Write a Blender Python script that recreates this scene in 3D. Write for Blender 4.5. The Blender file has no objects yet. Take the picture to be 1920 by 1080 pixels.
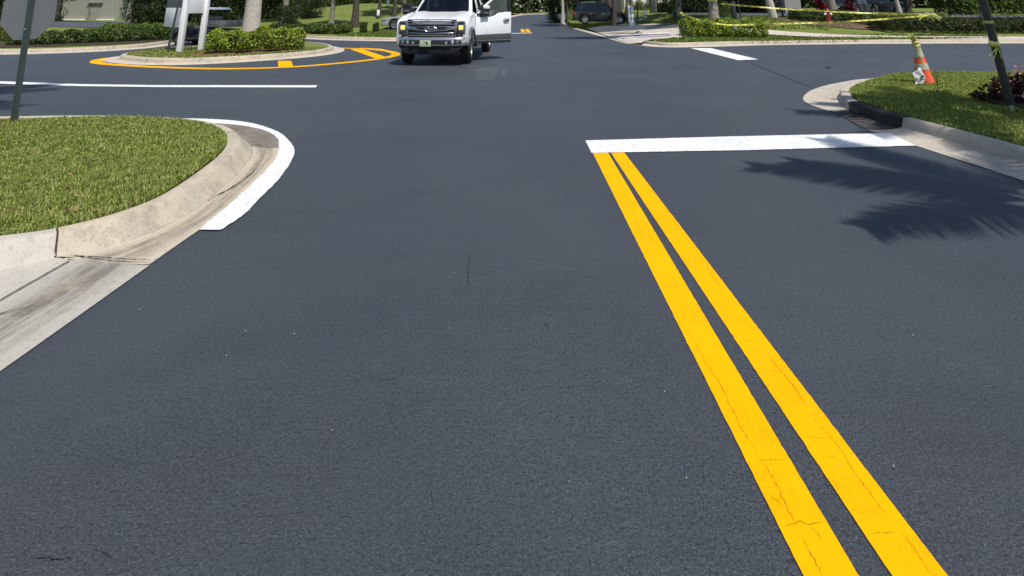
import bpy, bmesh, math, random
import numpy as np
from mathutils import Vector, Matrix
random.seed(7); rng = np.random.default_rng(7)
S = bpy.context.scene; C = S.collection
R = math.radians
# ------------------------------------------------------------------ camera
EYE = 1.5; FPX = 961.0; PY = -200.0; HOR = 18.0
TILT = math.atan((HOR - PY) / FPX)
cd = bpy.data.cameras.new('camera'); cam = bpy.data.objects.new('camera', cd); C.objects.link(cam)
cam.location = (0, 0, EYE); cam.rotation_euler = (math.pi / 2 + TILT, 0, 0)
cd.sensor_width = 36; cd.lens = 36 * FPX / 1920; cd.shift_y = -(540 - PY) / 1920
cd.clip_start = 0.05; cd.clip_end = 1500
S.camera = cam
# ------------------------------------------------------------------ light
SUN_EL, SUN_AZ = R(62), R(-58)          # azimuth from +X towards +Y
sv = Vector((math.cos(SUN_EL) * math.cos(SUN_AZ), math.cos(SUN_EL) * math.sin(SUN_AZ), math.sin(SUN_EL)))
ld = bpy.data.lights.new('sun', 'SUN'); sun = bpy.data.objects.new('sun', ld); C.objects.link(sun)
ld.energy = 4.7; ld.angle = R(0.53); ld.color = (1.0, 0.95, 0.87)
sun.rotation_euler = sv.to_track_quat('Z', 'Y').to_euler(); sun.location = (0, 0, 40)
W = bpy.data.worlds.new('World'); S.world = W; W.use_nodes = True
wn = W.node_tree.nodes; wl = W.node_tree.links
sky = wn.new('ShaderNodeTexSky'); sky.sky_type = 'NISHITA'; sky.sun_disc = False
sky.sun_elevation = SUN_EL; sky.sun_rotation = math.atan2(sv.x, sv.y)
sky.air_density = 1.0; sky.dust_density = 0.8
wl.new(sky.outputs[0], wn['Background'].inputs[0]); wn['Background'].inputs[1].default_value = 0.115
vs = S.view_settings; vs.view_transform = 'Standard'; vs.look = 'None'; vs.exposure = 0.0; vs.gamma = 1; vs.use_curve_mapping = False
S.cycles.max_bounces = 6; S.cycles.use_denoising = True; S.cycles.transparent_max_bounces = 6

# ------------------------------------------------------------------ helpers
def gp(px, py, z=0.0):
    a = (px - 960) / FPX; b = -(py - PY) / FPX
    dy = math.cos(TILT) - b * math.sin(TILT); dz = math.sin(TILT) + b * math.cos(TILT)
    t = (z - EYE) / dz
    return (a * t, dy * t)
def at(px, py, Y):
    a = (px - 960) / FPX; b = -(py - PY) / FPX
    dy = math.cos(TILT) - b * math.sin(TILT); dz = math.sin(TILT) + b * math.cos(TILT)
    t = Y / dy
    return Vector((a * t, Y, EYE + dz * t))
def tag(o, label=None, cat=None, group=None, kind=None):
    if label: o['label'] = label
    if cat: o['category'] = cat
    if group: o['group'] = group
    if kind: o['kind'] = kind
    return o
def empty(name, loc, rz=0.0, label=None, cat=None, group=None):
    o = bpy.data.objects.new(name, None); C.objects.link(o); o.location = loc; o.rotation_euler = (0, 0, rz)
    o.empty_display_size = 0.2
    return tag(o, label, cat, group)
def link(name, me, parent=None):
    o = bpy.data.objects.new(name, me); C.objects.link(o)
    if parent: o.parent = parent
    return o
def copy_tree(o, parent=None):
    c = o.copy(); C.objects.link(c)
    if parent: c.parent = parent
    for ch in [x for x in list(C.objects) if x.parent == o]: copy_tree(ch, c)
    return c
class MB:
    def __init__(s): s.v = []; s.f = []
    def add(s, vs_, fs):
        n = len(s.v); s.v += [tuple(p) for p in vs_]; s.f += [tuple(i + n for i in f) for f in fs]; return s
    def box(s, c, d, rz=0.0, M=None):
        x, y, z = d[0] / 2, d[1] / 2, d[2] / 2
        p = [Vector((a, b, e)) for e in (-z, z) for a, b in ((-x, -y), (x, -y), (x, y), (-x, y))]
        m = M if M is not None else Matrix.Rotation(rz, 3, 'Z')
        return s.add([m @ q + Vector(c) for q in p], [(3, 2, 1, 0), (4, 5, 6, 7), (0, 1, 5, 4), (1, 2, 6, 5), (2, 3, 7, 6), (3, 0, 4, 7)])
    def prism(s, poly, a, b, axis='x', top=None):
        """poly in the two other axes, extruded from a to b; top: optional second outline at b"""
        top = top or poly; n = len(poly)
        def P(q, e): return {'x': (e, q[0], q[1]), 'y': (q[0], e, q[1]), 'z': (q[0], q[1], e)}[axis]
        return s.add([P(q, a) for q in poly] + [P(q, b) for q in top],
                     [tuple(range(n - 1, -1, -1)), tuple(range(n, 2 * n))] + [(i, (i + 1) % n, n + (i + 1) % n, n + i) for i in range(n)])
    def tube(s, pts, rad, n=10, cap=True):
        pts = [Vector(p) for p in pts]
        if not isinstance(rad, (list, tuple)): rad = [rad] * len(pts)
        base = len(s.v); vs_ = []; fs = []
        for i, p in enumerate(pts):
            t = (pts[min(i + 1, len(pts) - 1)] - pts[max(i - 1, 0)]).normalized()
            u = t.cross(Vector((0, 0, 1)) if abs(t.z) < .95 else Vector((1, 0, 0))).normalized(); w = t.cross(u)
            for k in range(n):
                a = 2 * math.pi * k / n; vs_.append(p + (u * math.cos(a) + w * math.sin(a)) * rad[i])
        for i in range(len(pts) - 1):
            for k in range(n):
                fs.append((i * n + k, i * n + (k + 1) % n, (i + 1) * n + (k + 1) % n, (i + 1) * n + k))
        if cap: fs += [tuple(range(n - 1, -1, -1)), tuple(range((len(pts) - 1) * n, len(pts) * n))]
        return s.add(vs_, fs)
    def lathe(s, prof, c=(0, 0, 0), n=24, axis='z'):
        vs_ = []; fs = []
        for r, h in prof:
            for k in range(n):
                a = 2 * math.pi * k / n; x, y = r * math.cos(a), r * math.sin(a)
                q = {'z': (x, y, h), 'x': (h, x, y), 'y': (x, h, y)}[axis]
                vs_.append((q[0] + c[0], q[1] + c[1], q[2] + c[2]))
        for i in range(len(prof) - 1):
            for k in range(n): fs.append((i * n + k, i * n + (k + 1) % n, (i + 1) * n + (k + 1) % n, (i + 1) * n + k))
        return s.add(vs_, fs)
    def loft(s, rings, closed=True, cap=True):
        n = len(rings[0]); vs_ = [p for r in rings for p in r]; fs = []
        for i in range(len(rings) - 1):
            for k in range(n if closed else n - 1):
                fs.append((i * n + k, i * n + (k + 1) % n, (i + 1) * n + (k + 1) % n, (i + 1) * n + k))
        if cap and closed: fs += [tuple(range(n - 1, -1, -1)), tuple(range((len(rings) - 1) * n, len(rings) * n))]
        return s.add(vs_, fs)
    def build(s, name, m, parent=None, bev=0, seg=2, smooth=False, sub=0, loc=None, ang=40):
        me = bpy.data.meshes.new(name); bm = bmesh.new()
        vv = [bm.verts.new(p) for p in s.v]
        for f in s.f:
            try: bm.faces.new([vv[i] for i in f])
            except ValueError: pass
        bmesh.ops.remove_doubles(bm, verts=bm.verts, dist=1e-5)
        bmesh.ops.recalc_face_normals(bm, faces=bm.faces)
        if bev:
            ed = [e for e in bm.edges if len(e.link_faces) == 2 and e.calc_face_angle(0) > R(28)]
            bmesh.ops.bevel(bm, geom=ed, offset=bev, segments=seg, affect='EDGES', profile=.5, clamp_overlap=True)
        if smooth or bev:
            for f in bm.faces: f.smooth = True
            for e in bm.edges:
                if len(e.link_faces) == 2 and e.calc_face_angle(0) > R(ang): e.smooth = False
        bm.to_mesh(me); bm.free()
        if m: me.materials.append(m)
        o = link(name, me, parent)
        if loc is not None: o.location = loc
        if sub:
            md = o.modifiers.new('s', 'SUBSURF'); md.levels = sub; md.render_levels = sub
        return o
def np_mesh(name, V, F, mat_, tint=None, parent=None, smooth=False):
    """V (n,3), F (m,k) all the same k"""
    me = bpy.data.meshes.new(name); n, k = F.shape
    me.vertices.add(len(V)); me.vertices.foreach_set('co', np.asarray(V, np.float32).ravel())
    me.loops.add(n * k); me.loops.foreach_set('vertex_index', np.asarray(F, np.int32).ravel())
    me.polygons.add(n); me.polygons.foreach_set('loop_start', np.arange(0, n * k, k, dtype=np.int32))
    if smooth: me.polygons.foreach_set('use_smooth', np.ones(n, bool))
    me.update(calc_edges=True)
    if tint is not None:
        ca = me.color_attributes.new('tint', 'FLOAT_COLOR', 'POINT')
        ca.data.foreach_set('color', np.concatenate([tint, np.ones((len(V), 1))], 1).astype(np.float32).ravel())
    me.materials.append(mat_)
    return link(name, me, parent)
def spline(pts, step):
    """Catmull-Rom through pts, resampled about every step"""
    P = [np.array(p, float) for p in pts]; P = [2 * P[0] - P[1]] + P + [2 * P[-1] - P[-2]]; out = []
    for i in range(1, len(P) - 2):
        n = max(2, int(np.linalg.norm(P[i + 1] - P[i]) / step))
        for k in range(n):
            t = k / n; a, b, c, d = P[i - 1:i + 3]
            out.append(.5 * (2 * b + (c - a) * t + (2 * a - 5 * b + 4 * c - d) * t * t + (3 * b - a - 3 * c + d) * t ** 3))
    out.append(P[-2]); return np.array(out)
def resample(pts, n):
    pts = np.asarray(pts, float); d = np.r_[0, np.cumsum(np.linalg.norm(np.diff(pts, axis=0), axis=1))]
    t = np.linspace(0, d[-1], n); return np.stack([np.interp(t, d, pts[:, k]) for k in range(pts.shape[1])], 1)
def inside(poly, X, Y):
    poly = np.asarray(poly); r = np.zeros(len(X), bool); j = len(poly) - 1
    for i in range(len(poly)):
        xi, yi = poly[i][:2]; xj, yj = poly[j][:2]
        with np.errstate(divide='ignore', invalid='ignore'):
            c = ((yi > Y) != (yj > Y)) & (X < (xj - xi) * (Y - yi) / (yj - yi) + xi)
        r ^= c; j = i
    return r

# ------------------------------------------------------------------ materials
class NT:
    def __init__(s, name):
        s.m = bpy.data.materials.new(name); s.m.use_nodes = True; s.t = s.m.node_tree; s.n = s.t.nodes
        s.b = s.n['Principled BSDF']; s.out = s.n['Material Output']
        s.tc = s.n.new('ShaderNodeTexCoord')
    def l(s, a, b): s.t.links.new(a, b)
    def noise(s, scale, detail=4, rough=.55, vec=None, stretch=None, dist=0.0, rot=0.0):
        n = s.n.new('ShaderNodeTexNoise'); n.inputs['Scale'].default_value = scale; n.inputs['Detail'].default_value = detail
        n.inputs['Roughness'].default_value = rough; n.inputs['Distortion'].default_value = dist
        v = vec or s.tc.outputs['Object']
        if stretch or rot:
            mp = s.n.new('ShaderNodeMapping'); s.l(v, mp.inputs[0]); mp.inputs['Scale'].default_value = stretch or (1, 1, 1)
            mp.inputs['Rotation'].default_value = (0, 0, rot); v = mp.outputs[0]
        s.l(v, n.inputs['Vector']); return n.outputs['Fac']
    def ramp(s, fac, stops):
        r = s.n.new('ShaderNodeValToRGB'); s.l(fac, r.inputs[0]); e = r.color_ramp.elements
        while len(e) < len(stops): e.new(.5)
        for q, (p, c) in zip(e, stops):
            q.position = p; q.color = (c, c, c, 1) if isinstance(c, (int, float)) else (*c, 1)
        return r.outputs[0]
    def mix(s, fac, a, b, mode='MIX'):
        x = s.n.new('ShaderNodeMix'); x.data_type = 'RGBA'; x.blend_type = mode
        for i, q in ((0, fac), (6, a), (7, b)):
            if hasattr(q, 'links'): s.l(q, x.inputs[i])
            elif isinstance(q, (int, float)): x.inputs[i].default_value = q if i == 0 else (q, q, q, 1)
            else: x.inputs[i].default_value = (*q, 1)
        return x.outputs[2]
    def math(s, op, a, b=None):
        x = s.n.new('ShaderNodeMath'); x.operation = op
        for i, q in ((0, a), (1, b)):
            if q is None: continue
            if hasattr(q, 'links'): s.l(q, x.inputs[i])
            else: x.inputs[i].default_value = q
        return x.outputs[0]
    def bump(s, h, strength, dist, prev=None):
        b = s.n.new('ShaderNodeBump'); b.inputs['Strength'].default_value = strength; b.inputs['Distance'].default_value = dist
        s.l(h, b.inputs['Height'])
        if prev: s.l(prev, b.inputs['Normal'])
        return b.outputs[0]
    def col(s, c):
        if hasattr(c, 'links'): s.l(c, s.b.inputs['Base Color'])
        else: s.b.inputs['Base Color'].default_value = (*c, 1)
    def set(s, rough=None, metal=None, spec=None, coat=None, normal=None):
        if rough is not None:
            if hasattr(rough, 'links'): s.l(rough, s.b.inputs['Roughness'])
            else: s.b.inputs['Roughness'].default_value = rough
        if metal is not None: s.b.inputs['Metallic'].default_value = metal
        if spec is not None: s.b.inputs['Specular IOR Level'].default_value = spec
        if coat is not None: s.b.inputs['Coat Weight'].default_value = coat; s.b.inputs['Coat Roughness'].default_value = .05
        if normal is not None: s.l(normal, s.b.inputs['Normal'])
        return s.m
def plain(name, c, rough=.5, metal=0, spec=.5, coat=None, var=.12, sc=6, bump=0):
    t = NT(name); n = t.noise(sc, 5)
    t.col(t.mix(t.ramp(n, [(.3, 0), (.7, 1)]), [q * (1 - var) for q in c], [min(1, q * (1 + var)) for q in c]))
    nr = t.bump(t.noise(sc * 12, 3), bump, .004) if bump else None
    return t.set(rough, metal, spec, coat, nr)
def leafmat(name, rough=.5, trans=.3, spec=.45):
    t = NT(name); a = t.n.new('ShaderNodeAttribute'); a.attribute_name = 'tint'
    t.col(a.outputs['Color']); t.set(rough, 0, spec)
    tr = t.n.new('ShaderNodeBsdfTranslucent'); t.l(t.mix(1.0, a.outputs['Color'], (1.3, 1.5, .5), 'MULTIPLY'), tr.inputs[0])
    mx = t.n.new('ShaderNodeMixShader'); mx.inputs[0].default_value = trans
    t.l(t.b.outputs[0], mx.inputs[1]); t.l(tr.outputs[0], mx.inputs[2]); t.l(mx.outputs[0], t.out.inputs[0])
    return t.m
def m_asphalt(name, lo=(.036, .046, .061), hi=(.060, .073, .089)):
    t = NT(name); big = t.noise(.35, 5, .6); mid = t.noise(1.1, 6, .65, dist=.8, stretch=(.6, 1.3, 1)); grade = t.noise(.55, 3, .5)
    hue = t.noise(.8, 2, .5)
    c = t.mix(t.ramp(big, [(.32, 0), (.68, 1)]), lo, hi)
    c = t.mix(t.ramp(mid, [(.50, 0), (.72, .55)]), c, [q * .72 for q in lo])
    c = t.mix(t.ramp(hue, [(.42, .35), (.58, 0)]), c, (.050, .050, .062)); c = t.mix(t.ramp(hue, [(.46, 0), (.66, .3)]), c, (.046, .060, .062))
    am = t.ramp(grade, [(.36, .55), (.62, .95)])
    c = t.mix(t.math('MULTIPLY', t.ramp(t.noise(150, 3, .7), [(.52, 0), (.64, .9)]), am), c, (.125, .145, .165))
    c = t.mix(t.math('MULTIPLY', t.ramp(t.noise(85, 3, .75), [(.52, 0), (.62, .95)]), am), c, (.012, .016, .022))
    c = t.mix(t.math('MULTIPLY', t.ramp(t.noise(34, 4, .8), [(.56, 0), (.70, .45)]), am), c, (.095, .112, .128))
    c = t.mix(t.ramp(t.noise(75, 2, .5), [(.745, 0), (.775, .65)]), c, (.22, .24, .26))  # pale specks: glints off the grain put into the colour
    # creases in the sealing coat, running one way and only in patches
    rid = t.noise(5.5, 5, .68, stretch=(1.0, 2.4, 1), dist=1.1, rot=R(-34)); msk = t.ramp(t.noise(.55, 3, .55), [(.40, 0), (.60, 1)])
    ln = t.math('MULTIPLY', t.ramp(t.math('ABSOLUTE', t.math('SUBTRACT', rid, .5)), [(0, 1), (.022, 0)]), msk)
    c = t.mix(t.math('MULTIPLY', ln, .5), c, (.12, .138, .155)); t.col(c)
    nr = t.bump(t.noise(110, 4, .7), 1.0, .008); nr = t.bump(t.noise(42, 4, .65), .7, .008, nr); nr = t.bump(ln, .6, .006, nr)
    return t.set(t.math('ADD', t.math('MULTIPLY', big, .2), .52), 0, .36, None, nr)
def m_concrete(name, base=(.44, .41, .355), dark=(.30, .275, .24), warm=(.50, .43, .335), bmp=.35):
    t = NT(name); n1 = t.noise(1.3, 6, .62); n2 = t.noise(5, 5, .6); n3 = t.noise(60, 4, .6)
    c = t.mix(t.ramp(n1, [(.35, 0), (.7, 1)]), base, warm); c = t.mix(t.ramp(n2, [(.5, 0), (.72, .6)]), c, dark)
    c = t.mix(t.ramp(t.noise(17, 6, .78), [(.54, 0), (.68, .5)]), c, [q * .55 for q in dark]); c = t.mix(t.ramp(t.noise(2.4, 6, .7, dist=.6), [(.55, 0), (.68, .35)]), c, [q * .6 for q in dark]); c = t.mix(t.ramp(n3, [(.55, 0), (.72, .5)]), c, [q * .55 for q in dark]); t.col(c)
    nr = t.bump(n3, bmp, .004); nr = t.bump(n2, .25, .01, nr)
    return t.set(.85, 0, .25, None, nr)
def m_gutter(name, c1=(.46, .42, .345), c2=(.56, .47, .35), dk=1.0):
    """concrete with grey and tan flow stains along the channel (uv: x across, y along in metres)"""
    t = NT(name); uv = t.tc.outputs['UV']; n1 = t.noise(1.3, 6, .62); n3 = t.noise(60, 4, .6)
    c = t.mix(t.ramp(n1, [(.35, 0), (.7, 1)]), c1, c2)
    sx = t.n.new('ShaderNodeSeparateXYZ'); t.l(uv, sx.inputs[0])
    band = t.ramp(sx.outputs[0], [(.02, .1), (.34, 1), (.62, .95), (.9, .05)])
    a = t.noise(1, 8, .78, vec=uv, stretch=(5, .8, 1), dist=.35); b = t.noise(1, 6, .7, vec=uv, stretch=(22, 2.6, 1), dist=.3); g = t.noise(7, 6, .75)
    f = t.math('MULTIPLY', t.ramp(a, [(.36, 0), (.58, 1)]), t.ramp(g, [(.30, .5), (.6, 1)]))
    c = t.mix(t.math('MULTIPLY', f, t.math('MULTIPLY', band, .97)), c, (.125 * dk, .110 * dk, .09 * dk))
    c = t.mix(t.math('MULTIPLY', t.ramp(b, [(.54, 0), (.70, .55)]), band), c, (.10, .09, .08))
    c = t.mix(t.ramp(t.noise(3.2, 5, .7), [(.52, 0), (.7, .4)]), c, (.42, .31, .20))
    c = t.mix(t.ramp(t.noise(18, 5, .75), [(.55, 0), (.68, .45)]), c, (.2, .185, .16))
    c = t.mix(t.ramp(n3, [(.56, 0), (.70, .55)]), c, (.15, .14, .12)); t.col(c)
    nr = t.bump(n3, .6, .005); nr = t.bump(t.noise(11, 6, .75), .5, .014, nr)
    return t.set(.88, 0, .2, None, nr)
def m_paint(name, c, worn, wear=(.60, .72), spec=.3, cz=30, cw=.009, cm=(.46, .58)):
    t = NT(name); f = t.noise(70, 4, .7); g = t.noise(7, 5, .6); cr = t.noise(26, 6, .75, dist=1.2)
    k = t.mix(t.ramp(g, [(.4, 0), (.75, .5)]), c, [q * .88 for q in c])
    k = t.mix(t.math('MULTIPLY', t.ramp(cr, [(wear[0], 0), (wear[1], 1)]), .55), k, worn)
    rd = t.noise(cz, 5, .7, dist=1.5); ln = t.math('LESS_THAN', t.math('ABSOLUTE', t.math('SUBTRACT', rd, .5)), cw)
    k = t.mix(t.math('MULTIPLY', ln, t.ramp(t.noise(3.1, 4, .6), [(cm[0], 0), (cm[1], .75)])), k, worn)
    t.col(k); nr = t.bump(f, .5, .003); nr = t.bump(t.noise(30, 4, .6), .3, .004, nr)
    return t.set(.65, 0, spec, None, nr)
def m_ground(name, cols, sc=3, bmp=.5):
    t = NT(name); a = t.noise(sc, 6, .65); b = t.noise(sc * 18, 4, .7)
    c = t.mix(t.ramp(a, [(.35, 0), (.65, 1)]), cols[0], cols[1]); c = t.mix(t.ramp(b, [(.45, 0), (.7, .7)]), c, cols[2]); t.col(c)
    return t.set(.9, 0, .15, None, t.bump(b, bmp, .02))
def m_bark(name, c, c2, ring=9):
    t = NT(name); n = t.noise(5, 6, .7); r = t.noise(1, 4, .6, stretch=(2.5, 2.5, ring), dist=.5); p = t.noise(16, 5, .7)
    k = t.mix(t.ramp(n, [(.35, 0), (.68, 1)]), c, c2); k = t.mix(t.ramp(r, [(.55, 0), (.7, .55)]), k, [q * .5 for q in c])
    k = t.mix(t.ramp(p, [(.6, 0), (.68, .7)]), k, [q * .42 for q in c2]); t.col(k)
    nr = t.bump(p, .6, .02); nr = t.bump(r, .5, .02, nr)
    return t.set(.9, 0, .2, None, nr)
def m_glass(name, c=(.012, .016, .02), rough=.04): return plain(name, c, rough, 0, .6, None, 0)
def m_clear(name, c=(.30, .36, .36)):
    t = NT(name); tr = t.n.new('ShaderNodeBsdfTransparent'); tr.inputs[0].default_value = (*c, 1); gl = t.n.new('ShaderNodeBsdfGlossy'); gl.inputs['Roughness'].default_value = .02
    fr = t.n.new('ShaderNodeFresnel'); fr.inputs[0].default_value = 1.6; mx = t.n.new('ShaderNodeMixShader')
    t.l(fr.outputs[0], mx.inputs[0]); t.l(tr.outputs[0], mx.inputs[1]); t.l(gl.outputs[0], mx.inputs[2]); t.l(mx.outputs[0], t.out.inputs[0]); return t.m
def m_tape(name):
    t = NT(name); uv = t.tc.outputs['UV']; s = t.n.new('ShaderNodeSeparateXYZ'); t.l(uv, s.inputs[0])
    w = t.noise(1, 0, .5, vec=uv, stretch=(0, 9, 0)); fr = t.math('FRACT', t.math('MULTIPLY', s.outputs[1], 2.6))
    on = t.math('MULTIPLY', t.math('GREATER_THAN', fr, .45), t.math('MULTIPLY', t.math('GREATER_THAN', s.outputs[0], .25), t.math('LESS_THAN', s.outputs[0], .75)))
    on = t.math('MULTIPLY', on, t.ramp(w, [(.42, .35), (.5, 1)]))
    t.col(t.mix(on, (.66, .64, .13), (.06, .055, .02))); return t.set(.4, 0, .5)
M = dict(
    asphalt=m_asphalt('asphalt'), concrete=m_concrete('concrete'), gutter=m_gutter('gutter_concrete'),
    kerbconc=m_concrete('kerb_concrete', (.44, .40, .33), (.25, .23, .19), (.52, .44, .32)), gutter2=m_gutter('gutter_grey', (.40, .385, .35), (.45, .42, .365), .9), dirty=m_gutter('dirty_gutter', (.16, .145, .125), (.26, .235, .20)),  # warm mottled concrete for the kerbs first, then two gutter tones
    slab=m_concrete('apron_concrete', (.45, .425, .37), (.30, .285, .25), (.50, .46, .39), .6),
    walk=m_concrete('pale_concrete', (.50, .455, .40), (.38, .35, .31), (.55, .48, .41)),
    white=m_paint('white_paint', (.78, .79, .785), (.33, .34, .35), (.58, .70), .3, 8, .020, (.34, .50)),
    yellow=m_paint('yellow_paint', (.86, .41, .0), (.34, .15, .004), spec=.06), ycrack=plain('paint_crack', (.32, .14, .006), .9, 0, .1),
    crack=plain('crack', (.012, .013, .016), .9), finecrack=plain('fine_crack', (.022, .026, .032), .9), faded=m_asphalt('faded_asphalt', (.075, .086, .10), (.092, .104, .12)),
    turf=m_ground('turf_soil', ((.06, .085, .016), (.09, .125, .025), (.03, .04, .012)), 2.5),
    lawnfar=m_ground('lawn', ((.13, .165, .036), (.18, .215, .055), (.085, .115, .024)), 1.2),
    bedsoil=m_ground('bed_mulch', ((.13, .085, .06), (.19, .13, .095), (.06, .04, .03)), 6, .9), mulch=m_ground('mulch', ((.16, .075, .045), (.24, .12, .075), (.07, .035, .022)), 6, .9),
    soil=m_ground('soil', ((.05, .04, .028), (.09, .07, .05), (.03, .022, .016)), 4),
    grass=leafmat('grass_blade', .55, .25, .25), leaf=leafmat('leaf', .58, .3, .25), flower=leafmat('petal', .6, .3, .2),
    palmbark=m_bark('palm_bark', (.56, .515, .45), (.42, .385, .33)), bark=m_bark('dark_bark', (.095, .08, .065), (.06, .05, .042), 2),
    mottled=m_bark('mottled_bark', (.11, .095, .075), (.42, .39, .33), 2), greybark=m_bark('grey_bark', (.27, .245, .20), (.17, .155, .13), 3),
    greyplate=plain('aluminium_and_shade_grey', (.17, .185, .195), .5, .2, .4, None, .08, 3), greenpost=plain('green_post', (.045, .065, .06), .5, .2),  # the aluminium grey also colours the shaded upper half of the sign board
    blackpost=plain('dark_post', (.022, .026, .026), .4), whitepvc=plain('white_boards', (.88, .885, .89), .5, 0, .4, None, .03),
    carwhite=plain('white_car_paint', (.80, .81, .82), .28, 0, .5, .6, .01), cargrey=plain('grey_car_paint', (.05, .054, .056), .35, 0, .5, .4, .03),
    carblack=plain('black_car_paint', (.014, .014, .017), .22, 0, .5, .8, .05), cardark=plain('charcoal_car_paint', (.014, .0135, .017), .25, .1, .5, .8, .05),
    silver=plain('silver_car_paint', (.48, .50, .53), .3, .5, .5, .5, .02),
    barchrome=plain('dark_chrome', (.40, .40, .41), .2, 1, .5, None, .03), chrome=plain('chrome', (.80, .765, .71), .20, 1, .5, None, .03), blackpl=plain('black_plastic', (.018, .018, .02), .55), tyre=plain('tyre_rubber', (.02, .02, .021), .75, 0, .3, None, .2, 14, .3),
    steel=plain('wheel_alloy', (.55, .56, .57), .3, .8), darksteel=plain('dark_iron', (.024, .016, .015), .6, .3, .4, None, .2, 10, .3),
    clear=m_clear('tinted_glass'), glass=m_glass('dark_glass'), lens=plain('headlamp_lens', (.20, .205, .21), .12, .4, .6), red=plain('red_lens', (.35, .012, .02), .2, 0, .6),
    redpaint=plain('red_paint', (.26, .015, .018), .4), blue=plain('blue_paint', (.05, .16, .30), .5), emblem=plain('emblem_blue', (.012, .03, .12), .25),
    orange=plain('orange_cone', (.86, .125, .065), .5, 0, .4, None, .06), reflect=plain('cone_band', (.46, .43, .35), .5, 0, .4, None, .15, 20),
    tape=m_tape('caution_tape'), paper=plain('paper_bag', (.66, .66, .64), .7, 0, .3, None, .2, 18), plate=plain('plate', (.42, .50, .33), .5, 0, .4, None, .1, 30),
    stucco=plain('stucco', (.30, .295, .25), .9, 0, .2, None, .07, 8, .3), stucco2=plain('beige_stucco', (.52, .45, .34), .9, 0, .2, None, .06, 8, .3),
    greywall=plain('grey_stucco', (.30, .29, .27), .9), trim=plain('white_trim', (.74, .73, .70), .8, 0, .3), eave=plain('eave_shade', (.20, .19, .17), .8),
    roof=plain('roof_tile', (.16, .12, .10), .9), doorg=plain('door_paint', (.27, .265, .23), .6), seatv=plain('seat_vinyl', (.22, .21, .19), .6),
    grate=plain('grate_iron', (.075, .066, .056), .6, .2), cartblk=plain('cart_body', (.02, .02, .028), .3, 0, .5, .5), bed=plain('cart_bed', (.20, .205, .20), .6, .2), paleline=plain('chalk_blue', (.35, .38, .52), .8),
)
amber = NT('amber_lamp'); amber.b.inputs['Emission Color'].default_value = (1, .55, .12, 1); amber.b.inputs['Emission Strength'].default_value = 1.6
amber.col((.9, .5, .1)); M['amber'] = amber.set(.3)
# ------------------------------------------------------------------ terrain
from mathutils.geometry import delaunay_2d_cdt
def sm(a, b, x): t = min(1, max(0, (x - a) / (b - a))); return t * t * (3 - 2 * t)
def ground_z(x, y):
    """height of the planted ground beyond the kerbs"""
    if x > 2:
        return .15 + .85 * sm(25.6, 31.5, y) * sm(8.5, 11.5, x) + .22 * sm(32, 44, y) + .5 * sm(45, 85, y)
    z = .15 + .18 * sm(24, 45, y) + .5 * sm(50, 85, y)
    z += 1.75 * math.exp(-((x + 13) / 8.5) ** 2 - ((y - 49) / 9) ** 2) * sm(31.5, 37, y)
    z += .9 * math.exp(-((x + 3) / 6) ** 2 - ((y - 66) / 11) ** 2) * sm(45, 60, y) * sm(1.5, -3.5, x - .10 * (y - 62))
    return z
def road_z(x, y): return .62 * sm(40, 92, y) ** 1.2
def patch(name, poly, mat_, z=0.0, spacing=0, thick=0, kind='structure', jit=.25):
    """a sheet of ground inside the outline, z a height or a function"""
    zf = z if callable(z) else (lambda x, y: z)
    P = [Vector((p[0], p[1])) for p in poly]; n = len(P); pts = list(P)
    if spacing:
        xs = [p.x for p in P]; ys = [p.y for p in P]
        gx, gy = np.meshgrid(np.arange(min(xs), max(xs), spacing), np.arange(min(ys), max(ys), spacing))
        gx = gx.ravel() + rng.uniform(-jit, jit, gx.size) * spacing; gy = gy.ravel() + rng.uniform(-jit, jit, gy.size) * spacing
        k = inside([(p.x, p.y) for p in P], gx, gy); pts += [Vector((a, b)) for a, b in zip(gx[k], gy[k])]
    vo, _, fo, *_ = delaunay_2d_cdt(pts, [], [list(range(n))], 1, 1e-5)
    m = MB(); V = [(v.x, v.y, zf(v.x, v.y)) for v in vo]; m.add(V, fo)
    if thick:
        ring = [(p.x, p.y) for p in P]; k = len(m.v)
        m.v += [(x, y, zf(x, y)) for x, y in ring] + [(x, y, zf(x, y) - thick) for x, y in ring]
        m.f += [(k + i, k + (i + 1) % n, k + n + (i + 1) % n, k + n + i) for i in range(n)]
    return tag(m.build(name, mat_, smooth=spacing > 0), kind=kind)
def offset(path, d):
    """open polyline moved d to its left"""
    p = np.asarray(path, float); t = np.gradient(p, axis=0); t /= np.linalg.norm(t, axis=1)[:, None] + 1e-9
    return p + np.stack([-t[:, 1], t[:, 0]], 1) * d
def ribbon(name, a, b, z, mat_, kind='structure', parent=None, uv=False):
    m = MB(); n = len(a); zf = z if callable(z) else (lambda x, y: z)
    m.add([(p[0], p[1], zf(p[0], p[1])) for p in a] + [(p[0], p[1], zf(p[0], p[1])) for p in b], [(i, i + 1, n + i + 1, n + i) for i in range(n - 1)])
    return tag(m.build(name, mat_, parent), kind=kind)
def stripe(name, path, w, z, mat_, jag=.004, step=.12, smooth=True):
    p = spline(path, step) if smooth else resample(path, max(2, int(np.linalg.norm(np.diff(np.asarray(path, float), axis=0), axis=1).sum() / step)))
    ja = rng.normal(0, jag, len(p)); jb = rng.normal(0, jag, len(p)); a = offset(p, w / 2); b = offset(p, -w / 2)
    a += (a - p) / (w / 2) * ja[:, None]; b += (b - p) / (w / 2) * jb[:, None]
    return ribbon(name, a, b, z, mat_)
KERB_TOP = [(0.0, -.03), (.012, .145), (.03, .15), (.12, .148), (.142, .142), (.158, .128)]
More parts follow.
